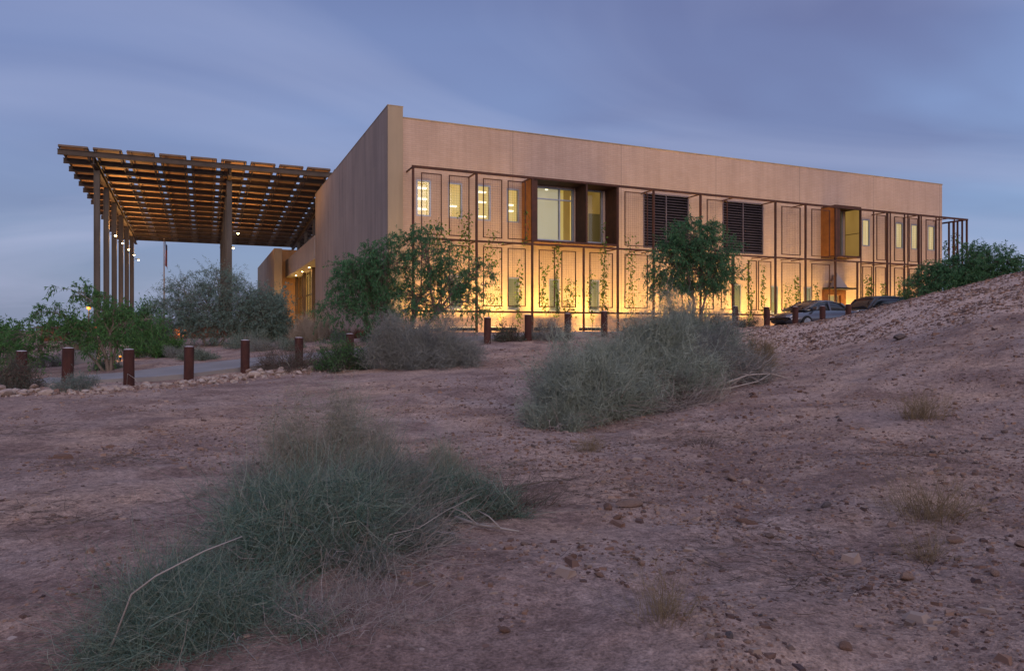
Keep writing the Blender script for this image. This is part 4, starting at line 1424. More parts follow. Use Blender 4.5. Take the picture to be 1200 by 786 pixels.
for (x, y, r, h, mt, lb) in [(-11.0, 24.6, .5, .45, 'leaf_scrub', 'small round green cushion shrub beyond the path behind the third bollard'),
                             (-8.3, 26.6, .6, .5, 'leaf_scrub', 'low green cushion shrub in the bed left of the pale plume grass'),
                             (-9.7, 27.4, .8, .8, 'sage_grey', 'grey brown shrub in the bed between the fourth and fifth bollards'),
                             (-12.4, 26.3, .7, .6, 'sage_grey', 'grey cushion shrub in the bed right of the young tree'),
                             (-7.0, 28.5, .55, .55, 'leaf_scrub', 'dark cushion shrub in front of the russet grass'),
                             (-5.6, 28.0, .35, .4, 'leaf_scrub', 'tiny dark cushion shrub near the foot of the stone wall'),
                             (-11.0, 29.0, .8, .9, 'leaf_scrub', 'dark shrub below the feathery shrub near the entrance'),
                             (-16.2, 24.5, .8, .7, 'sage_grey', 'grey scrub behind the bollard at the left of the young tree'),
                             (-13.6, 23.6, .45, .4, 'leaf_scrub', 'small dark shrub at the trunk of the young tree')]:
    bush('cushion_shrub', lb, 'shrub', x, y, r, r * .9, h, 1500, 'sage_green' if mt == 'leaf_scrub' else mt, (.14, .32), .005, 30, leaf='leaf_scrub' if mt == 'leaf_scrub' else None, leaf_n=1600, leaf_sz=.05,
         twig_mat='twig_dark', up=.7)
for i, (x, y, r, h, lb) in enumerate([(-9.35, 31.5, .55, 1.25, 'left one of two pale plume grasses by the stone wall'), (-8.45, 30.9, .62, 1.45, 'taller right one of two pale plume grasses by the stone wall')]):
    bush('plume_grass', lb, 'grass', x, y, r, r, h, 2600, 'straw_pale', (.3, .6), .006, 30, up=1.1, twig_mat='straw_pale')
for i in range(7):
    x, y = -7.9 + i * .62, 30.9 + i * -.28
    bush('russet_grass', 'low russet grass clump in the row along the foot of the stone wall', 'grass', x, y, .42, .4, .45, 700, 'redgrass', (.2, .4), .006, 14, up=1.0, twig_mat='redgrass', group='russet grasses in a row')

# ================================================================ vines on the trellis
VINES = [
    (6.35, .3, 3.75, 190, .22, 'leafy vine on the panel left of the first bay window'),
    (5.3, .0, 2.2, 60, .30, 'thin vine low on the panel beside the drooping tree'),
    (6.75, 4.3, 6.3, 55, .20, 'thin vine climbing beside the orange side of the first bay window'),
    (7.75, .9, 3.5, 190, .22, 'vine on the narrow panel under the left edge of the first bay window'),
    (8.45, .8, 4.6, 330, .20, 'dense vine reaching the sill of the first bay window'),
    (9.2, .6, 2.7, 210, .42, 'bushy low vine under the middle of the first bay window'),
    (10.5, .4, 3.3, 110, .25, 'sparse vine beside the lower window under the bay partition'),
    (11.3, .8, 4.4, 360, .24, 'densest vine hanging under the right pane of the first bay window'),
    (11.25, 4.3, 5.8, 50, .18, 'wispy vine tip crossing the right pane of the first bay window'),
    (12.95, .9, 5.3, 240, .30, 'long vine right of the first bay window'),
    (18.0, .7, 4.2, 120, .30, 'vine half hidden behind the round tree'),
    (21.1, .6, 4.2, 240, .24, 'vine just right of the round tree'),
    (22.1, .8, 3.9, 180, .20, 'slender vine below the right louvred vent'),
    (24.0, .7, 2.9, 120, .30, 'sparse vine low between the second louvred vent and the second bay'),
    (24.75, .7, 3.3, 260, .20, 'leafy vine on the edge of the panel left of the silver car'),
    (26.35, .7, 2.9, 130, .22, 'small vine on the panel left of the hooded door'),
    (30.75, .5, 3.6, 420, .36, 'dense vine below the second bay window'),
    (32.1, .5, 3.2, 210, .32, 'vine on the panel right of the second bay window'),
    (33.7, .5, 3.6, 180, .30, 'vine below the right hand lit windows'),
    (35.3, .0, 2.6, 420, .50, 'bushy yellow lit vine left of the tree behind the hill'),
    (36.9, .0, 2.4, 420, .55, 'bushy vine beside the tree behind the hill'),
    (2.0, 3.6, 5.4, 170, .50, 'vine above the drooping tree on the first panel'),
    (3.5, 3.6, 5.9, 210, .45, 'tall vine above the drooping tree on the second panel'),
    (4.9, 3.2, 5.0, 120, .50, 'vine above the drooping tree on the third panel'),
]
for (u, z0, z1, n, wd, lb) in VINES:
    x, y, _ = b2w(u, -W - .03)
    t = thing('climbing_vine', lb, 'vine', (x, y, z0 - .05), TH, 'vines on the trellis')
    H = z1 - z0
    ph = random.uniform(0, 6)
    m = MB()
    nst = 2 if wd < .3 else 3
    paths = []
    for s in range(nst):
        off = random.uniform(-wd, wd) * .6
        pts = [(off * (i / 8) + wd * .5 * math.sin(ph + s * 2 + i * .9), .02 * math.cos(i * 1.7 + s), H * i / 8 * random.uniform(.97, 1.0)) for i in range(9)]
        paths.append(pts)
        m.tube(pts, [.010 - .0008 * i for i in range(9)], 4, False)
    m.build('stem', M['twig_dark'], t)
    pp = np.array(paths)
    s = rng.integers(0, nst, n)
    tt = rng.beta(1.1, 1.2, n) * 7.99
    # leaves gather in clumps along the stem
    tt = np.clip(np.round(tt * 1.8 + rng.normal(0, .25, n)) / 1.8 + rng.normal(0, .18, n), 0, 7.95)
    i = tt.astype(int)
    fr_ = (tt - i)[:, None]
    p = pp[s, i] * (1 - fr_) + pp[s, i + 1] * fr_
    p = p + rng.normal(0, 1, (n, 3)) * np.array([wd * .33, .05, .06])
    dl = unit(rng.normal(0, .8, (n, 3)) + np.array([0, -.3, -.5]))
    v, q = leaf_arrays(p, dl, rng.uniform(.6, 1.3, n) * .125, rng.uniform(.6, 1.2, n) * .10, .1)
    np_mesh('leaves', v, q, M['leaf_vine'], t)
# dark vines on the far return of the trellis
for (v_, z0, z1, lb) in ((-.35, 2.8, 6.9, 'dark vine on the near part of the trellis return past the brick corner'), (.35, 2.5, 6.4, 'dark vine on the far part of the trellis return past the brick corner')):
    x, y, _ = b2w(40.42, v_)
    t = thing('climbing_vine', lb, 'vine', (x, y, z0), TH, 'vines on the trellis')
    pts = [(0, .12 * math.sin(i * 1.1), (z1 - z0) * i / 8) for i in range(9)]
    MB().tube(pts, .012, 4, False).build('stem', M['twig_dark'], t)
    n = 260
    p = np.c_[rng.normal(0, .08, n), rng.normal(0, .12, n), rng.uniform(0, z1 - z0, n)]
    v, q = leaf_arrays(p, unit(rng.normal(0, 1, (n, 3))), np.full(n, .14), np.full(n, .10))
    np_mesh('leaves', v, q, M['leaf_deep'], t)

# ================================================================ bollards
BLAB = ['rust brown bollard at the far left rising out of dark scrub', 'rust brown bollard with grey scrub at its foot left of the young tree',
        'tallest looking rust brown bollard right of the young tree trunk', 'rust brown bollard in front of the grey green tree at the path edge',
        'rust brown bollard in front of the right canopy columns', 'rust brown bollard behind the bare twiggy shrub',
        'dark bollard standing in the small dark green bush', 'bollard hidden behind the left of the ash grey bush', 'bollard hidden behind the right of the ash grey bush',
        'bollard standing clear right of the ash grey bush against the floodlit wall', 'bollard rising behind the dark leafy shrub at the floodlit wall',
        'bollard just left of the mid slope thicket with twigs before it', 'bollard half sunk behind the top left of the thicket',
        'bollard behind the right end of the thicket', 'bollard with a low dark shrub at its foot left of the silver car', 'bollard in front of the front wheel of the silver car',
        'bollard in front of the silver car door', 'bollard between the silver car and the dark car']
proto_b = None
for (x, y), lb in zip(BOLL, BLAB):
    if 'hidden' in lb:
        continue
    z = gz(x, y)
    if proto_b is None:
        t = thing('bollard', lb, 'bollard', (x, y, z), 0, 'bollards along the path')
        m = MB()
        m.tube([(0, 0, -.5), (0, 0, .925), (0, 0, .94)], [.126, .126, .123], 20)
        m.build('pipe', M['rust_post'], t, False)
        MB().tube([(0, 0, .941), (0, 0, .952), (0, 0, .962)], [.115, .106, .055], 20).build('concrete_fill', M['cap'], t, False)
        proto_b = t
    else:
        t = copy_tree(proto_b)
        t['label'] = lb
    t.location = (x, y, z)
    t.rotation_euler = (R(random.uniform(-1, 1)), R(random.uniform(-1, 1)), random.uniform(0, 6))

# ================================================================ stones
def rock_mesh(seed, mat, sub=2):
    r = random.Random(seed)
    bm = bmesh.new()
    bmesh.ops.create_icosphere(bm, subdivisions=sub, radius=1)
    pl = [(Vector((r.gauss(0, 1), r.gauss(0, 1), r.gauss(0, 1))).normalized(), r.uniform(.55, .9)) for _ in range(9)]
    for v in bm.verts:
        p = v.co.copy()
        for nrm, dd in pl:
            e = p.dot(nrm) - dd
            if e > 0:
                p -= nrm * e
        v.co = p * (1 + r.uniform(-.05, .05))
        v.co.z *= .68
        v.co.y *= .82
    me = bpy.data.meshes.new('stone')
    bm.to_mesh(me)
    bm.free()
    me.materials.append(mat)
    return me


pale = [rock_mesh(i, M['rock_pale'], 2) for i in range(9)]
field = [rock_mesh(40 + i, M['rock'], 2) for i in range(8)]


def put_rock(me, x, y, s, label, group=None, sink=.35, sc=None):
    o = bpy.data.objects.new('stone', me)
    COL.objects.link(o)
    o.location = (x, y, gz(x, y) + s * (.62 - sink * 1.3))
    o.rotation_euler = (random.uniform(-.4, .4), random.uniform(-.4, .4), random.uniform(0, 6.3))
    k = sc or (random.uniform(.8, 1.3), random.uniform(.7, 1.1), random.uniform(.6, 1.1))
    o.scale = (s * k[0], s * k[1], s * k[2])
    tag(o, label, 'stone', group)
    return o


edge = [(-16.5, 15.6), (-13.2, 15.5), (-10.6, 15.6), (-9.3, 16.6), (-8.35, 18.5), (-7.3, 19.9), (-6.2, 20.7), (-4.9, 21.3)]
segs = [(Vector(a), Vector(b_)) for a, b_ in zip(edge[:-1], edge[1:])]
lens = [(b_ - a).length for a, b_ in segs]
for i in range(208):
    q = random.uniform(0, sum(lens))
    for (a, b_), l in zip(segs, lens):
        if q <= l:
            break
        q -= l
    d = (b_ - a).normalized()
    p = a.lerp(b_, q / l) + Vector((-d.y, d.x)) * random.gauss(.10, .33)
    put_rock(random.choice(pale), p.x, p.y, abs(random.gauss(.058, .032)) + .03, 'pale angular stone in the loose stone border along the path', 'stones of the path border', .12)
FIELD = [(.95, 5.72, .085, (1.6, .8, .6), 'long flat tan stone right of the deep green mound'), (.76, 5.6, .055, (1, .9, 1), 'dark round stone beside the long flat tan stone'),
         (2.15, 6.9, .07, (1.3, .8, .7), 'reddish stone at the middle of the right slope'), (1.78, 5.3, .06, (1.6, .8, .5), 'flat red stone below the middle of the right slope'),
         (2.55, 5.7, .05, (1.1, .9, .8), 'brown stone right of the flat red stone'), (3.0, 4.75, .055, (1.7, .8, .6), 'long reddish slab near the straw coloured dry weed'),
         (3.3, 4.55, .05, (1, 1, .9), 'red stone just right of the reddish slab'), (2.3, 4.1, .06, (1.3, .9, .7), 'orange brown stone on the lower right slope'),
         (1.5, 3.15, .035, (1, .9, 1), 'dark stone near the bottom edge right of centre'), (.5, 4.0, .03, (1, .9, .9), 'grey stone left of the dark dry weed'),
         (9.4, 17.0, .17, (1.5, .9, .7), 'dark boulder like stone at the foot of the berm'), (10.3, 15.9, .10, (1.4, .9, .7), 'brown stone on the right side of the berm foot'),
         (8.6, 10.6, .10, (1.5, .9, .6), 'dark stone by the right edge of the slope'), (5.0, 12.2, .05, (1.2, .9, .9), 'small red stone on the slope right of the thicket'),
         (2.9, 3.9, .045, (1.4, .9, .6), 'flat tan stone on the lower right slope'), (2.55, 3.25, .04, (1.1, 1, .8), 'small orange stone in the lower right corner')]
for (x, y, s, sc, lb) in FIELD:
    put_rock(random.choice(field), x, y, s, lb, None, .25, sc)
for i in range(70):
    r = random.uniform(3.0, 14)
    a = R(random.uniform(-2, 37))
    put_rock(random.choice(field), r * math.sin(a), r * math.cos(a), random.uniform(.012, .034) * (1 + r * .05), 'small brown stone lying loose on the right slope', 'loose stones on the slope', .25)


def gravel():
    n = 100000
    r = 2.4 * (40 / 2.4) ** rng.uniform(0, 1, n)
    a = np.radians(rng.uniform(-42, 44, n))
    x, y = r * np.sin(a), r * np.cos(a)
    dens = vnoise(x / 1.6, y / 1.6, 21) + .6 * vnoise(x / .5, y / .5, 22) + .25 * np.clip(x / 6, -1, 1) + .5 * ((x > 6) & (y > 14))
    keep = (dens > rng.uniform(-.25, .12, n)) & (y < 30 - .0 * x) & ~((x < -3) & (y > 19)) & ~((x < 8) & (y > 24.5))
    x, y, r = x[keep], y[keep], r[keep]
    # coarse rubble of the berm on the right
    m_ = 60000
    bx_, by_ = rng.uniform(3, 22, m_), rng.uniform(11, 29, m_)
    dd_ = (bx_ - 7.5) * .823 + (by_ - 20) * .567 + 1.6 * vnoise(bx_ / 2, by_ / 2, 31)
    kb = (dd_ > 0) & (vnoise(bx_ / .7, by_ / .7, 32) > rng.uniform(-.5, .25, m_)) & (np.abs(bx_) < by_ * .85)
    nb_ = int(kb.sum())
    x, y, r = np.r_[x, bx_[kb]], np.r_[y, by_[kb]], np.r_[r, np.hypot(bx_[kb], by_[kb])]
    n = len(x)
    first = n - nb_
    s = np.exp(rng.normal(-5.42, .55, n)) * (1 + r * .058)
    s[first:] = np.exp(rng.normal(-4.1, .45, nb_))
    z = gza(x, y)
    cube = np.array([(-1, -1, -1), (1, -1, -1), (1, 1, -1), (-1, 1, -1), (-.72, -.65, 1), (.7, -.7, 1), (.62, .7, 1), (-.7, .62, 1)], float)
    V = cube[None] * (1 + rng.normal(0, .26, (n, 8, 3)))
    V = V * np.c_[rng.uniform(.8, 1.7, n), rng.uniform(.7, 1.1, n), rng.uniform(.4, .75, n)][:, None, :] * s[:, None, None]
    th = rng.uniform(0, 6.28, n)
    c, si = np.cos(th)[:, None], np.sin(th)[:, None]
    X = V[..., 0] * c - V[..., 1] * si
    Y = V[..., 0] * si + V[..., 1] * c
    V = np.stack([X + x[:, None], Y + y[:, None], V[..., 2] + (z + s * .15)[:, None]], -1)
    f = np.array([(0, 3, 2, 1), (4, 5, 6, 7), (0, 1, 5, 4), (1, 2, 6, 5), (2, 3, 7, 6), (3, 0, 4, 7)])
    q = (np.arange(n) * 8)[:, None, None] + f[None]
    o = np_mesh('gravel', V.reshape(-1, 3), q.reshape(-1, 4), M['gravel'])
    tag(o, 'loose brown gravel scattered over the desert ground', 'gravel', None, 'stuff')
    # small stones between the larger ones of the path border
    n = 2600
    k = rng.choice(len(lens), n, p=np.array(lens) / sum(lens))
    A = np.array([[a.x, a.y] for a, _ in segs])
    B = np.array([[b_.x, b_.y] for _, b_ in segs])
    t_ = rng.uniform(0, 1, (n, 1))
    D = unit(np.c_[B - A, np.zeros(len(A))])[:, :2]
    xy = A[k] * (1 - t_) + B[k] * t_ + np.c_[-D[k, 1], D[k, 0]] * rng.normal(.1, .36, (n, 1))
    x, y = xy[:, 0], xy[:, 1]
    s = np.clip(np.exp(rng.normal(-3.45, .4, n)), .012, .06)
    z = gza(x, y)
    V = cube[None] * (1 + rng.normal(0, .26, (n, 8, 3)))
    V = V * np.c_[rng.uniform(.8, 1.6, n), rng.uniform(.7, 1.1, n), rng.uniform(.5, .85, n)][:, None, :] * s[:, None, None]
    th = rng.uniform(0, 6.28, n)
    c, si = np.cos(th)[:, None], np.sin(th)[:, None]
    V = np.stack([V[..., 0] * c - V[..., 1] * si + x[:, None], V[..., 0] * si + V[..., 1] * c + y[:, None], V[..., 2] + (z + s * .3)[:, None]], -1)
    q = (np.arange(n) * 8)[:, None, None] + f[None]
    o = np_mesh('rubble', V.reshape(-1, 3), q.reshape(-1, 4), M['rubble'])
    tag(o, 'small pale and brown stones filling the loose stone border of the path', 'stones', None, 'stuff')
    # thin dead stalks and twig litter
    n = 2600
    cx = np.array([.1, 1.2, .6, 2.6, -.3, 2.2, 1.6, -3.5, 4.2, -7, -4.5])
    cy = np.array([7.6, 8.9, 6.4, 9.6, 6.6, 5.0, 4.2, 5.5, 7.5, 10, 8])
    k = rng.integers(0, len(cx), n)
    x = cx[k] + rng.normal(0, .45, n)
    y = cy[k] + rng.normal(0, .35, n)
    p = np.c_[x, y, gza(x, y) + .006]
    d = unit(np.c_[rng.normal(0, 1, n), rng.normal(0, .5, n), rng.normal(0.05, .08, n)])
    v, q = stem_arrays(p, d, rng.uniform(.04, .22, n), rng.normal(0, .15, (n, 3)) * np.array([1, 1, .1]), rng.uniform(.0012, .003, n), 4, .02)
    o = np_mesh('twig_litter', v, q, M['twig_dark'])
    tag(o, 'dark dry twig litter lying in streaks on the sand', 'litter', None, 'stuff')


gravel()


def stick(label, pts, r, mat='twig', kids=0):
    z = [gz(p[0], p[1]) + p[2] for p in pts]
    m = MB()
    P = [Vector((p[0], p[1], zz_)) for p, zz_ in zip(pts, z)]
    m.tube(P, [r * (1 - .6 * i / (len(P) - 1)) for i in range(len(P))], 7)
    for i in range(kids):
        k = random.randrange(1, len(P))
        e = P[k] + Vector((random.uniform(-.25, .25), random.uniform(-.1, .15), random.uniform(.0, .12)))
        m.tube([P[k], P[k].lerp(e, .5) + Vector((0, 0, .02)), e], [r * .45, r * .35, r * .15], 5)
    o = m.build('dead_branch', M[mat], None, True)
    return tag(o, label, 'branch')


stick('long pale bare branch bent across the left foreground bush', [(-1.78, 3.05, .02), (-1.73, 3.05, .12), (-1.655, 3.05, .31), (-1.56, 3.07, .37), (-1.38, 3.15, .45), (-1.25, 3.25, .47)], .006)
stick('brown dead branch lying under the deep green mound', [(-.42, 5.15, .05), (-.25, 5.05, .03), (-.08, 4.98, .03), (.05, 4.95, .02)], .014, 'twig', 3)
stick('dead stick on the sand right of the brush', [(.05, 6.5, .04), (.3, 6.6, .06), (.55, 6.75, .03)], .010, 'twig_dark', 3)
stick('pale forked dead branch at the right foot of the thicket', [(3.9, 13.2, .12), (4.5, 13.35, .25), (5.0, 13.5, .22), (5.4, 13.45, .06)], .018, 'twig', 6)
stick('second pale dead branch low at the right foot of the thicket', [(3.2, 12.7, .10), (3.9, 12.9, .10), (4.6, 13.1, .15), (4.9, 13.3, .25)], .014, 'twig', 5)
stick('thin arched stalk beside the bollard right of the young tree', [(-9.45, 17.2, .0), (-9.4, 17.15, .35), (-9.2, 17.1, .25), (-9.05, 17.1, .05)], .008, 'twig', 0)

# ================================================================ cars
def car_paint(name, col, rough=.25, metal=.6):
    m, nt, b = new_mat(name)
    v = coords(nt)
    nt.links.new(ramp(nt, noise(nt, v, 2.0, 3), [(.3, tuple(c * .9 for c in col)), (.7, col)]), b.inputs['Base Color'])
    b.inputs['Roughness'].default_value = rough
    b.inputs['Metallic'].default_value = metal
    b.inputs['Coat Weight'].default_value = .5
    return m


M['silver'] = car_paint('silver_paint', (.15, .15, .17), .2, .8)
M['black_paint'] = car_paint('dark_paint', (.035, .034, .04), .22, .3)
M['car_glass'] = car_paint('car_glass', (.02, .022, .025), .06, 0)
M['tyre'] = mottled('tyre', (.012, .012, .012), (.022, .022, .022), 6, .9)
M['rim'] = mottled('rim', (.35, .35, .37), (.45, .45, .47), 3, .3, .9)
M['tail'] = mottled('tail_lamp', (.25, .01, .01), (.35, .02, .02), 3, .2)
M['headlamp'] = mottled('headlamp', (.55, .55, .55), (.7, .7, .7), 3, .1)


def loft(m, secs):
    """secs: list of rings (same count) of points"""
    n = len(secs[0])
    k = len(m.v)
    for s in secs:
        m.v += [tuple(p) for p in s]
    for i in range(len(secs) - 1):
        for j in range(n):
            a = k + i * n + j
            b_ = k + i * n + (j + 1) % n
            m.f.append((a, b_, b_ + n, a + n))
    m.f.append(tuple(k + j for j in range(n))[::-1])
    m.f.append(tuple(k + (len(secs) - 1) * n + j for j in range(n)))


def car(label, loc, rz, paint, suv=False):
    t = thing('parked_car', label, 'car', loc, rz)
    L, Wd = (4.75, .93) if suv else (4.65, .90)
    h = 1.78 if suv else 1.45
    belt = 1.08 if suv else .95
    nose = .98 if suv else .76
    # front is +x
    body = [(-L / 2, .45, belt - .12, .80), (-L / 2 + .08, .30, belt - .02, .93), (-L / 2 + .6, .24, belt, 1.0), (-.4, .22, belt, 1.0), (.75, .22, belt - .02, 1.0),
            (1.35, .24, belt - (.06 if suv else .10), .98), (L / 2 - .35, .26, nose, .93), (L / 2 - .06, .32, nose - .12, .80), (L / 2, .42, nose - .25, .70)]
    m = MB()
    rings = []
    for (x, zb, zt, w) in body:
        w *= Wd
        rings.append([(x, -w * .86, zb), (x, w * .86, zb), (x, w, zb + .14), (x, w, (zb + zt) / 2), (x, w * .95, zt - .05), (x, w * .85, zt), (x, 0, zt + .025),
                      (x, -w * .85, zt), (x, -w * .95, zt - .05), (x, -w, (zb + zt) / 2), (x, -w, zb + .14)])
    loft(m, rings)
    bo = m.build('body', paint, t, True)
    if suv:
        cab = [(-L / 2 + .12, .02, .72), (-L / 2 + .32, .86, .74), (-L / 2 + .75, .97, .78), (-.5, 1.0, .80), (.2, .97, .79), (.55, .80, .78), (1.20, .0, .82)]
    else:
        cab = [(-L / 2 + .55, .0, .76), (-L / 2 + 1.15, .80, .66), (-L / 2 + 1.6, .97, .66), (-.25, 1.0, .68), (.3, .93, .68), (.75, .58, .72), (1.40, .0, .82)]
    H = h - belt
    m = MB()
    rings = []
    for (x, k, w) in cab:
        wb, wt = .84 * Wd, w * Wd
        z0, z1 = belt - .03, belt + H * k
        ww = wb + (wt - wb) * k
        rings.append([(x, -wb, z0), (x, wb, z0), (x, ww + .01, z0 + (z1 - z0) * .55), (x, ww * .94, z1 - .05 * k), (x, ww * .72, z1), (x, 0, z1 + .025 * k), (x, -ww * .72, z1), (x, -ww * .94, z1 - .05 * k), (x, -ww - .01, z0 + (z1 - z0) * .55)])
    loft(m, rings)
    m.build('cabin', M['car_glass'], t, True)
    # roof skin and pillars over the glass
    m = MB()
    idx = [i for i, c in enumerate(cab) if c[1] > .75]
    rr = []
    for i in idx:
        x, k, w = cab[i]
        ww = .84 * Wd + (w * Wd - .84 * Wd) * k
        z1 = belt + H * k
        rr.append((x, ww, z1, k))
    rings = [[(x, -ww * .97, z - .075), (x, -ww * .74, z - .012), (x, 0, z + .015), (x, ww * .74, z - .012), (x, ww * .97, z - .075), (x, ww * .99, z - .05), (x, ww * .74, z + .02), (x, 0, z + .045), (x, -ww * .74, z + .02), (x, -ww * .99, z - .05)] for (x, ww, z, k) in rr]
    loft(m, rings)
    m.build('roof', paint, t, True)
    m = MB()
    for s in (-1, 1):
        chain = [cab[0], cab[idx[0]]], [cab[idx[-1]], cab[-1]]
        for p, q in chain:
            wp = (.84 * Wd + (p[2] * Wd - .84 * Wd) * p[1]) * .97
            wq = (.84 * Wd + (q[2] * Wd - .84 * Wd) * q[1]) * .97
            m.bar((p[0], s * wp, belt + H * p[1] - .02), (q[0], s * wq, belt + H * q[1] - .02), .09, .07)
        xm = -.25
        m.bar((xm - .05, s * .845 * Wd, belt - .02), (xm, s * .72 * Wd, h - .08), .09, .05)
    m.build('pillars', paint, t)
    for sx in (-1, 1):
        x = sx * L * .29 + .05
        for s in (-1, 1):
            wh = MB().tube([(x, s * (Wd - .20), .33), (x, s * (Wd + .012), .33)], .335, 24).build('wheel', M['tyre'], t)
            m = MB().tube([(x, s * (Wd + .0125), .33), (x, s * (Wd + .02), .33)], .225, 20)
            for i in range(5):
                an = i * 2 * math.pi / 5
                m.bar((x, s * (Wd + .025), .33), (x + .21 * math.cos(an), s * (Wd + .022), .33 + .21 * math.sin(an)), .05, .02)
            m.build('rim', M['rim'], wh)
    for s in (-1, 1):
        MB().hexa([(L / 2 - .30, s * .60 * Wd - .14, nose - .17), (L / 2 - .06, s * .60 * Wd - .14, nose - .22), (L / 2 - .06, s * .60 * Wd + .14, nose - .22), (L / 2 - .30, s * .60 * Wd + .22, nose - .17),
                   (L / 2 - .30, s * .60 * Wd - .14, nose - .03), (L / 2 - .02, s * .60 * Wd - .14, nose - .14), (L / 2 - .02, s * .60 * Wd + .14, nose - .14), (L / 2 - .30, s * .60 * Wd + .22, nose - .03)]).build('headlight', M['headlamp'], t)
        MB().box(-L / 2 - .015, -L / 2 + .2, s * .72 * Wd - .12, s * .72 * Wd + .12, belt - .30, belt - .12).build('tail_light', M['tail'], t)
        MB().hexa([(.86, s * .90 * Wd, belt), (1.0, s * .90 * Wd, belt), (1.0, s * (Wd + .18), belt + .02), (.88, s * (Wd + .18), belt + .02),
                   (.86, s * .90 * Wd, belt + .14), (.96, s * .90 * Wd, belt + .14), (.96, s * (Wd + .18), belt + .17), (.88, s * (Wd + .18), belt + .17)]).build('mirror', paint, t)
    if suv:
        MB().hexa([(-L / 2 + .02, -.66, h - .09), (-L / 2 + .42, -.66, h - .03), (-L / 2 + .42, .66, h - .03), (-L / 2 + .02, .66, h - .09),
                   (-L / 2 + .02, -.66, h - .04), (-L / 2 + .42, -.66, h + .02), (-L / 2 + .42, .66, h + .02), (-L / 2 + .02, .66, h - .04)]).build('spoiler', paint, t)
    return t


car('silver sedan parked by the brick wall, half hidden by the hill', (15.5, 36.0, .06), TH + math.pi, M['silver'])
car('dark sport utility car parked behind the silver sedan near the hill crest', (20.4, 39.6, .13), TH + math.pi, M['black_paint'], True)

# ================================================================ small things on the left
fp = thing('flagpole', 'thin grey flagpole seen between the canopy columns', 'flagpole', (-37.2, 75, -.4))
MB().tube([(0, 0, 0), (0, 0, 5), (0, 0, 10.1)], [.09, .07, .045], 10).build('pole', M['fascia'], fp, True)
MB().tube([(0, 0, 10.1), (0, 0, 10.16), (0, 0, 10.26)], [.04, .09, .03], 10).build('finial', M['fascia'], fp, True)
mf, nt, bb = new_mat('striped_cloth')
sx_ = nt.nodes.new('ShaderNodeTexCoord')
sp_ = nt.nodes.new('ShaderNodeSeparateXYZ')
nt.links.new(sx_.outputs['Object'], sp_.inputs[0])
wv = nt.nodes.new('ShaderNodeMath')
wv.operation = 'SINE'
ml = nt.nodes.new('ShaderNodeMath')
ml.operation = 'MULTIPLY'
ml.inputs[1].default_value = 26
nt.links.new(sp_.outputs['X'], ml.inputs[0])
nt.links.new(ml.outputs[0], wv.inputs[0])
stripes = ramp(nt, wv.outputs[0], [(.45, (.22, .07, .08)), (.55, (.36, .35, .36))])
top = ramp(nt, sp_.outputs['Z'], [(0, (0, 0, 0)), (1, (1, 1, 1))])
gtn = nt.nodes.new('ShaderNodeMath')
gtn.operation = 'GREATER_THAN'
gtn.inputs[1].default_value = -.95
nt.links.new(sp_.outputs['Z'], gtn.inputs[0])
nt.links.new(mixc(nt, gtn.outputs[0], stripes, (.05, .07, .18)), bb.inputs['Base Color'])
bb.inputs['Roughness'].default_value = .9
fl = MB()
nu, nv = 12, 10
for j in range(nv):
    for i in range(nu):
        a = i / (nu - 1)
        zf = -2.5 * j / (nv - 1) - .5 * a
        fl.v.append((.05 + a * (.22 + .10 * j / nv), .10 * math.sin(a * 9 + j * .3), zf))
for j in range(nv - 1):
    for i in range(nu - 1):
        k = j * nu + i
        fl.f.append((k, k + 1, k + nu + 1, k + nu))
flo = fl.build('flag', mf, None, True)
flo.location = (-37.15, 75, 9.5)
tag(flo, 'limp flag hanging down the flagpole', 'flag')
sm = flo.modifiers.new('Solidify', 'SOLIDIFY')
sm.thickness = .012

sl = thing('street_lamp', 'small orange glowing street lamp seen through the young tree', 'street lamp', (-36.2, 60, gz(-36.2, 60)))
MB().tube([(0, 0, 0), (0, 0, 2.12)], [.06, .045], 8).build('pole', M['black_metal'], sl)
MB().tube([(0, 0, 2.34), (0, 0, 2.42)], [.24, .06], 12).build('lamp_cap', M['black_metal'], sl)
MB().tube([(0, 0, 2.12), (0, 0, 2.2), (0, 0, 2.33)], [.05, .15, .17], 12).build('lamp_globe', M['lamp_orange'], sl)
point_lamp('globe_lamp', (.0, -.5, 2.2), sl, 220, (1, .45, .12), .1)

# low corten planter wall lit from below, behind the trees
pw = thing('planter_wall', 'low rust red planter wall behind the shrubs below the canopy', 'wall', b2w(-16.5, 14.0, -.9), TH)
MB().box(0, 15.0, 0, .3, -.2, 1.05).build('wall_body', M['corten'], pw)
MB().box(-.04, 15.04, -.05, .35, 1.052, 1.12).build('wall_cap', M['corten_dk'], pw)
for u in (2.6, 7.2, 11.4):
    x, y, _ = b2w(-16.5 + u, 13.55)
    t = thing('ground_spotlight', 'small black spotlight glowing orange before the rust red planter wall', 'spotlight', (x, y, gz(x, y)), TH, 'spotlights at the planter wall')
    MB().tube([(0, 0, -.05), (0, 0, .14)], .03, 8).build('stake', M['black_metal'], t)
    MB().tube([(0, -.06, .14), (0, .1, .22)], [.05, .075], 10).build('housing', M['black_metal'], t)
    MB().tube([(0, .101, .222), (0, .115, .229)], .066, 10).build('lens', M['lamp_warm'], t)
    point_lamp('spot_lamp', (0, .15, .30), t, 60, (1, .50, .14), .05, 140, (0, 1, .5))
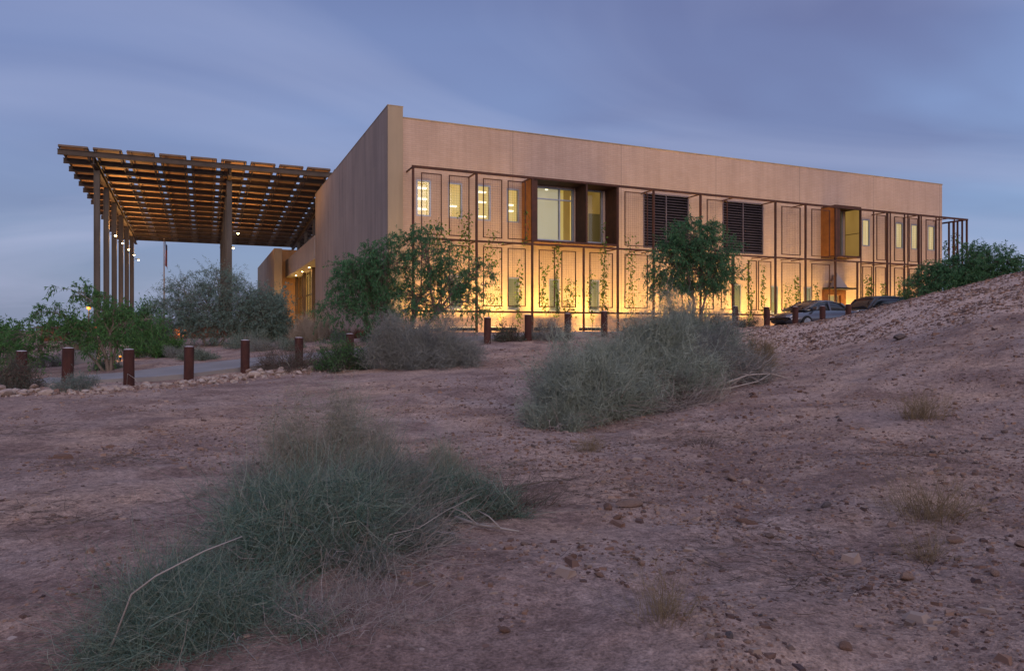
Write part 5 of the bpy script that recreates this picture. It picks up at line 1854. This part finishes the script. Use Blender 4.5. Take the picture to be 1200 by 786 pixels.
# pale block wall by the young tree
bx, by = -15.6, 25.6
cb = thing('block_wall', 'pale concrete block with an orange lit side behind the young tree', 'wall', (bx, by, gz(bx, by)), R(18))
MB().box(-.45, .45, -.3, .3, -.3, 1.05).build('block_body', M['concrete'], cb)
MB().box(-.5, .5, -.35, .35, 1.052, 1.11).build('cap_slab', M['cap'], cb)
point_lamp('side_lamp', (1.1, .3, .25), cb, 8, (1, .5, .14), .05)
MB().tube([(1.1, .3, -.2), (1.1, .3, .16)], .03, 8).build('lamp_stake', M['black_metal'], cb)
MB().tube([(1.1, .3, .161), (1.1, .3, .20)], .04, 8).build('lamp_lens', M['lamp_orange'], cb)
# gate frame with lantern at the entrance
x, y, _ = b2w(-1.9, 36)
g = thing('gate_frame', 'small black metal gate frame in front of the glowing entrance', 'gate', (x, y, gz(x, y) - .02), TH)
MB().bar((-.7, 0, 0), (-.7, 0, 1.7), .07).bar((.7, 0, 0), (.7, 0, 1.7), .07).build('posts', M['black_metal'], g)
MB().bar((-.735, 0, 1.72), (.735, 0, 1.72), .07).bar((-.66, 0, 1.4), (.66, 0, 1.4), .04).build('rails', M['black_metal'], g)
x, y, _ = b2w(-1.0, 40.2)
ln = thing('lantern', 'bright short lantern glowing white behind the gate frame', 'lamp', (x, y, gz(x, y)), TH)
MB().tube([(0, 0, -.1), (0, 0, .5)], .05, 10).build('stem', M['black_metal'], ln)
MB().tube([(0, 0, .5), (0, 0, 1.25)], [.10, .10], 12).build('globe', M['lamp_floor'], ln)
MB().tube([(0, 0, 1.251), (0, 0, 1.32)], [.13, .05], 12).build('lamp_cap', M['black_metal'], ln)
point_lamp('globe_lamp', (0, -.45, .9), ln, 330, (1, .62, .20), .1)
# far scrub on the left horizon
for i, (x, y, r, h, lb) in enumerate([(-62, 78, 5, 2.6, 'far dark shrub at the left end of the horizon'), (-52, 84, 4.5, 2.2, 'far dark shrub on the horizon behind the young tree'), (-40, 92, 5, 2.4, 'far dark shrub on the horizon left of the flagpole'),
                                      (-27, 95, 5, 2.3, 'far dark shrub on the horizon right of the flagpole')]):
    bush('far_shrub', lb, 'shrub', x, y, r, 3, h, 700, 'leaf_scrub', (.5, 1.1), .02, 40, leaf='leaf_mid', leaf_n=4500, leaf_sz=.35, twig_mat='twig_dark', z=-.5)
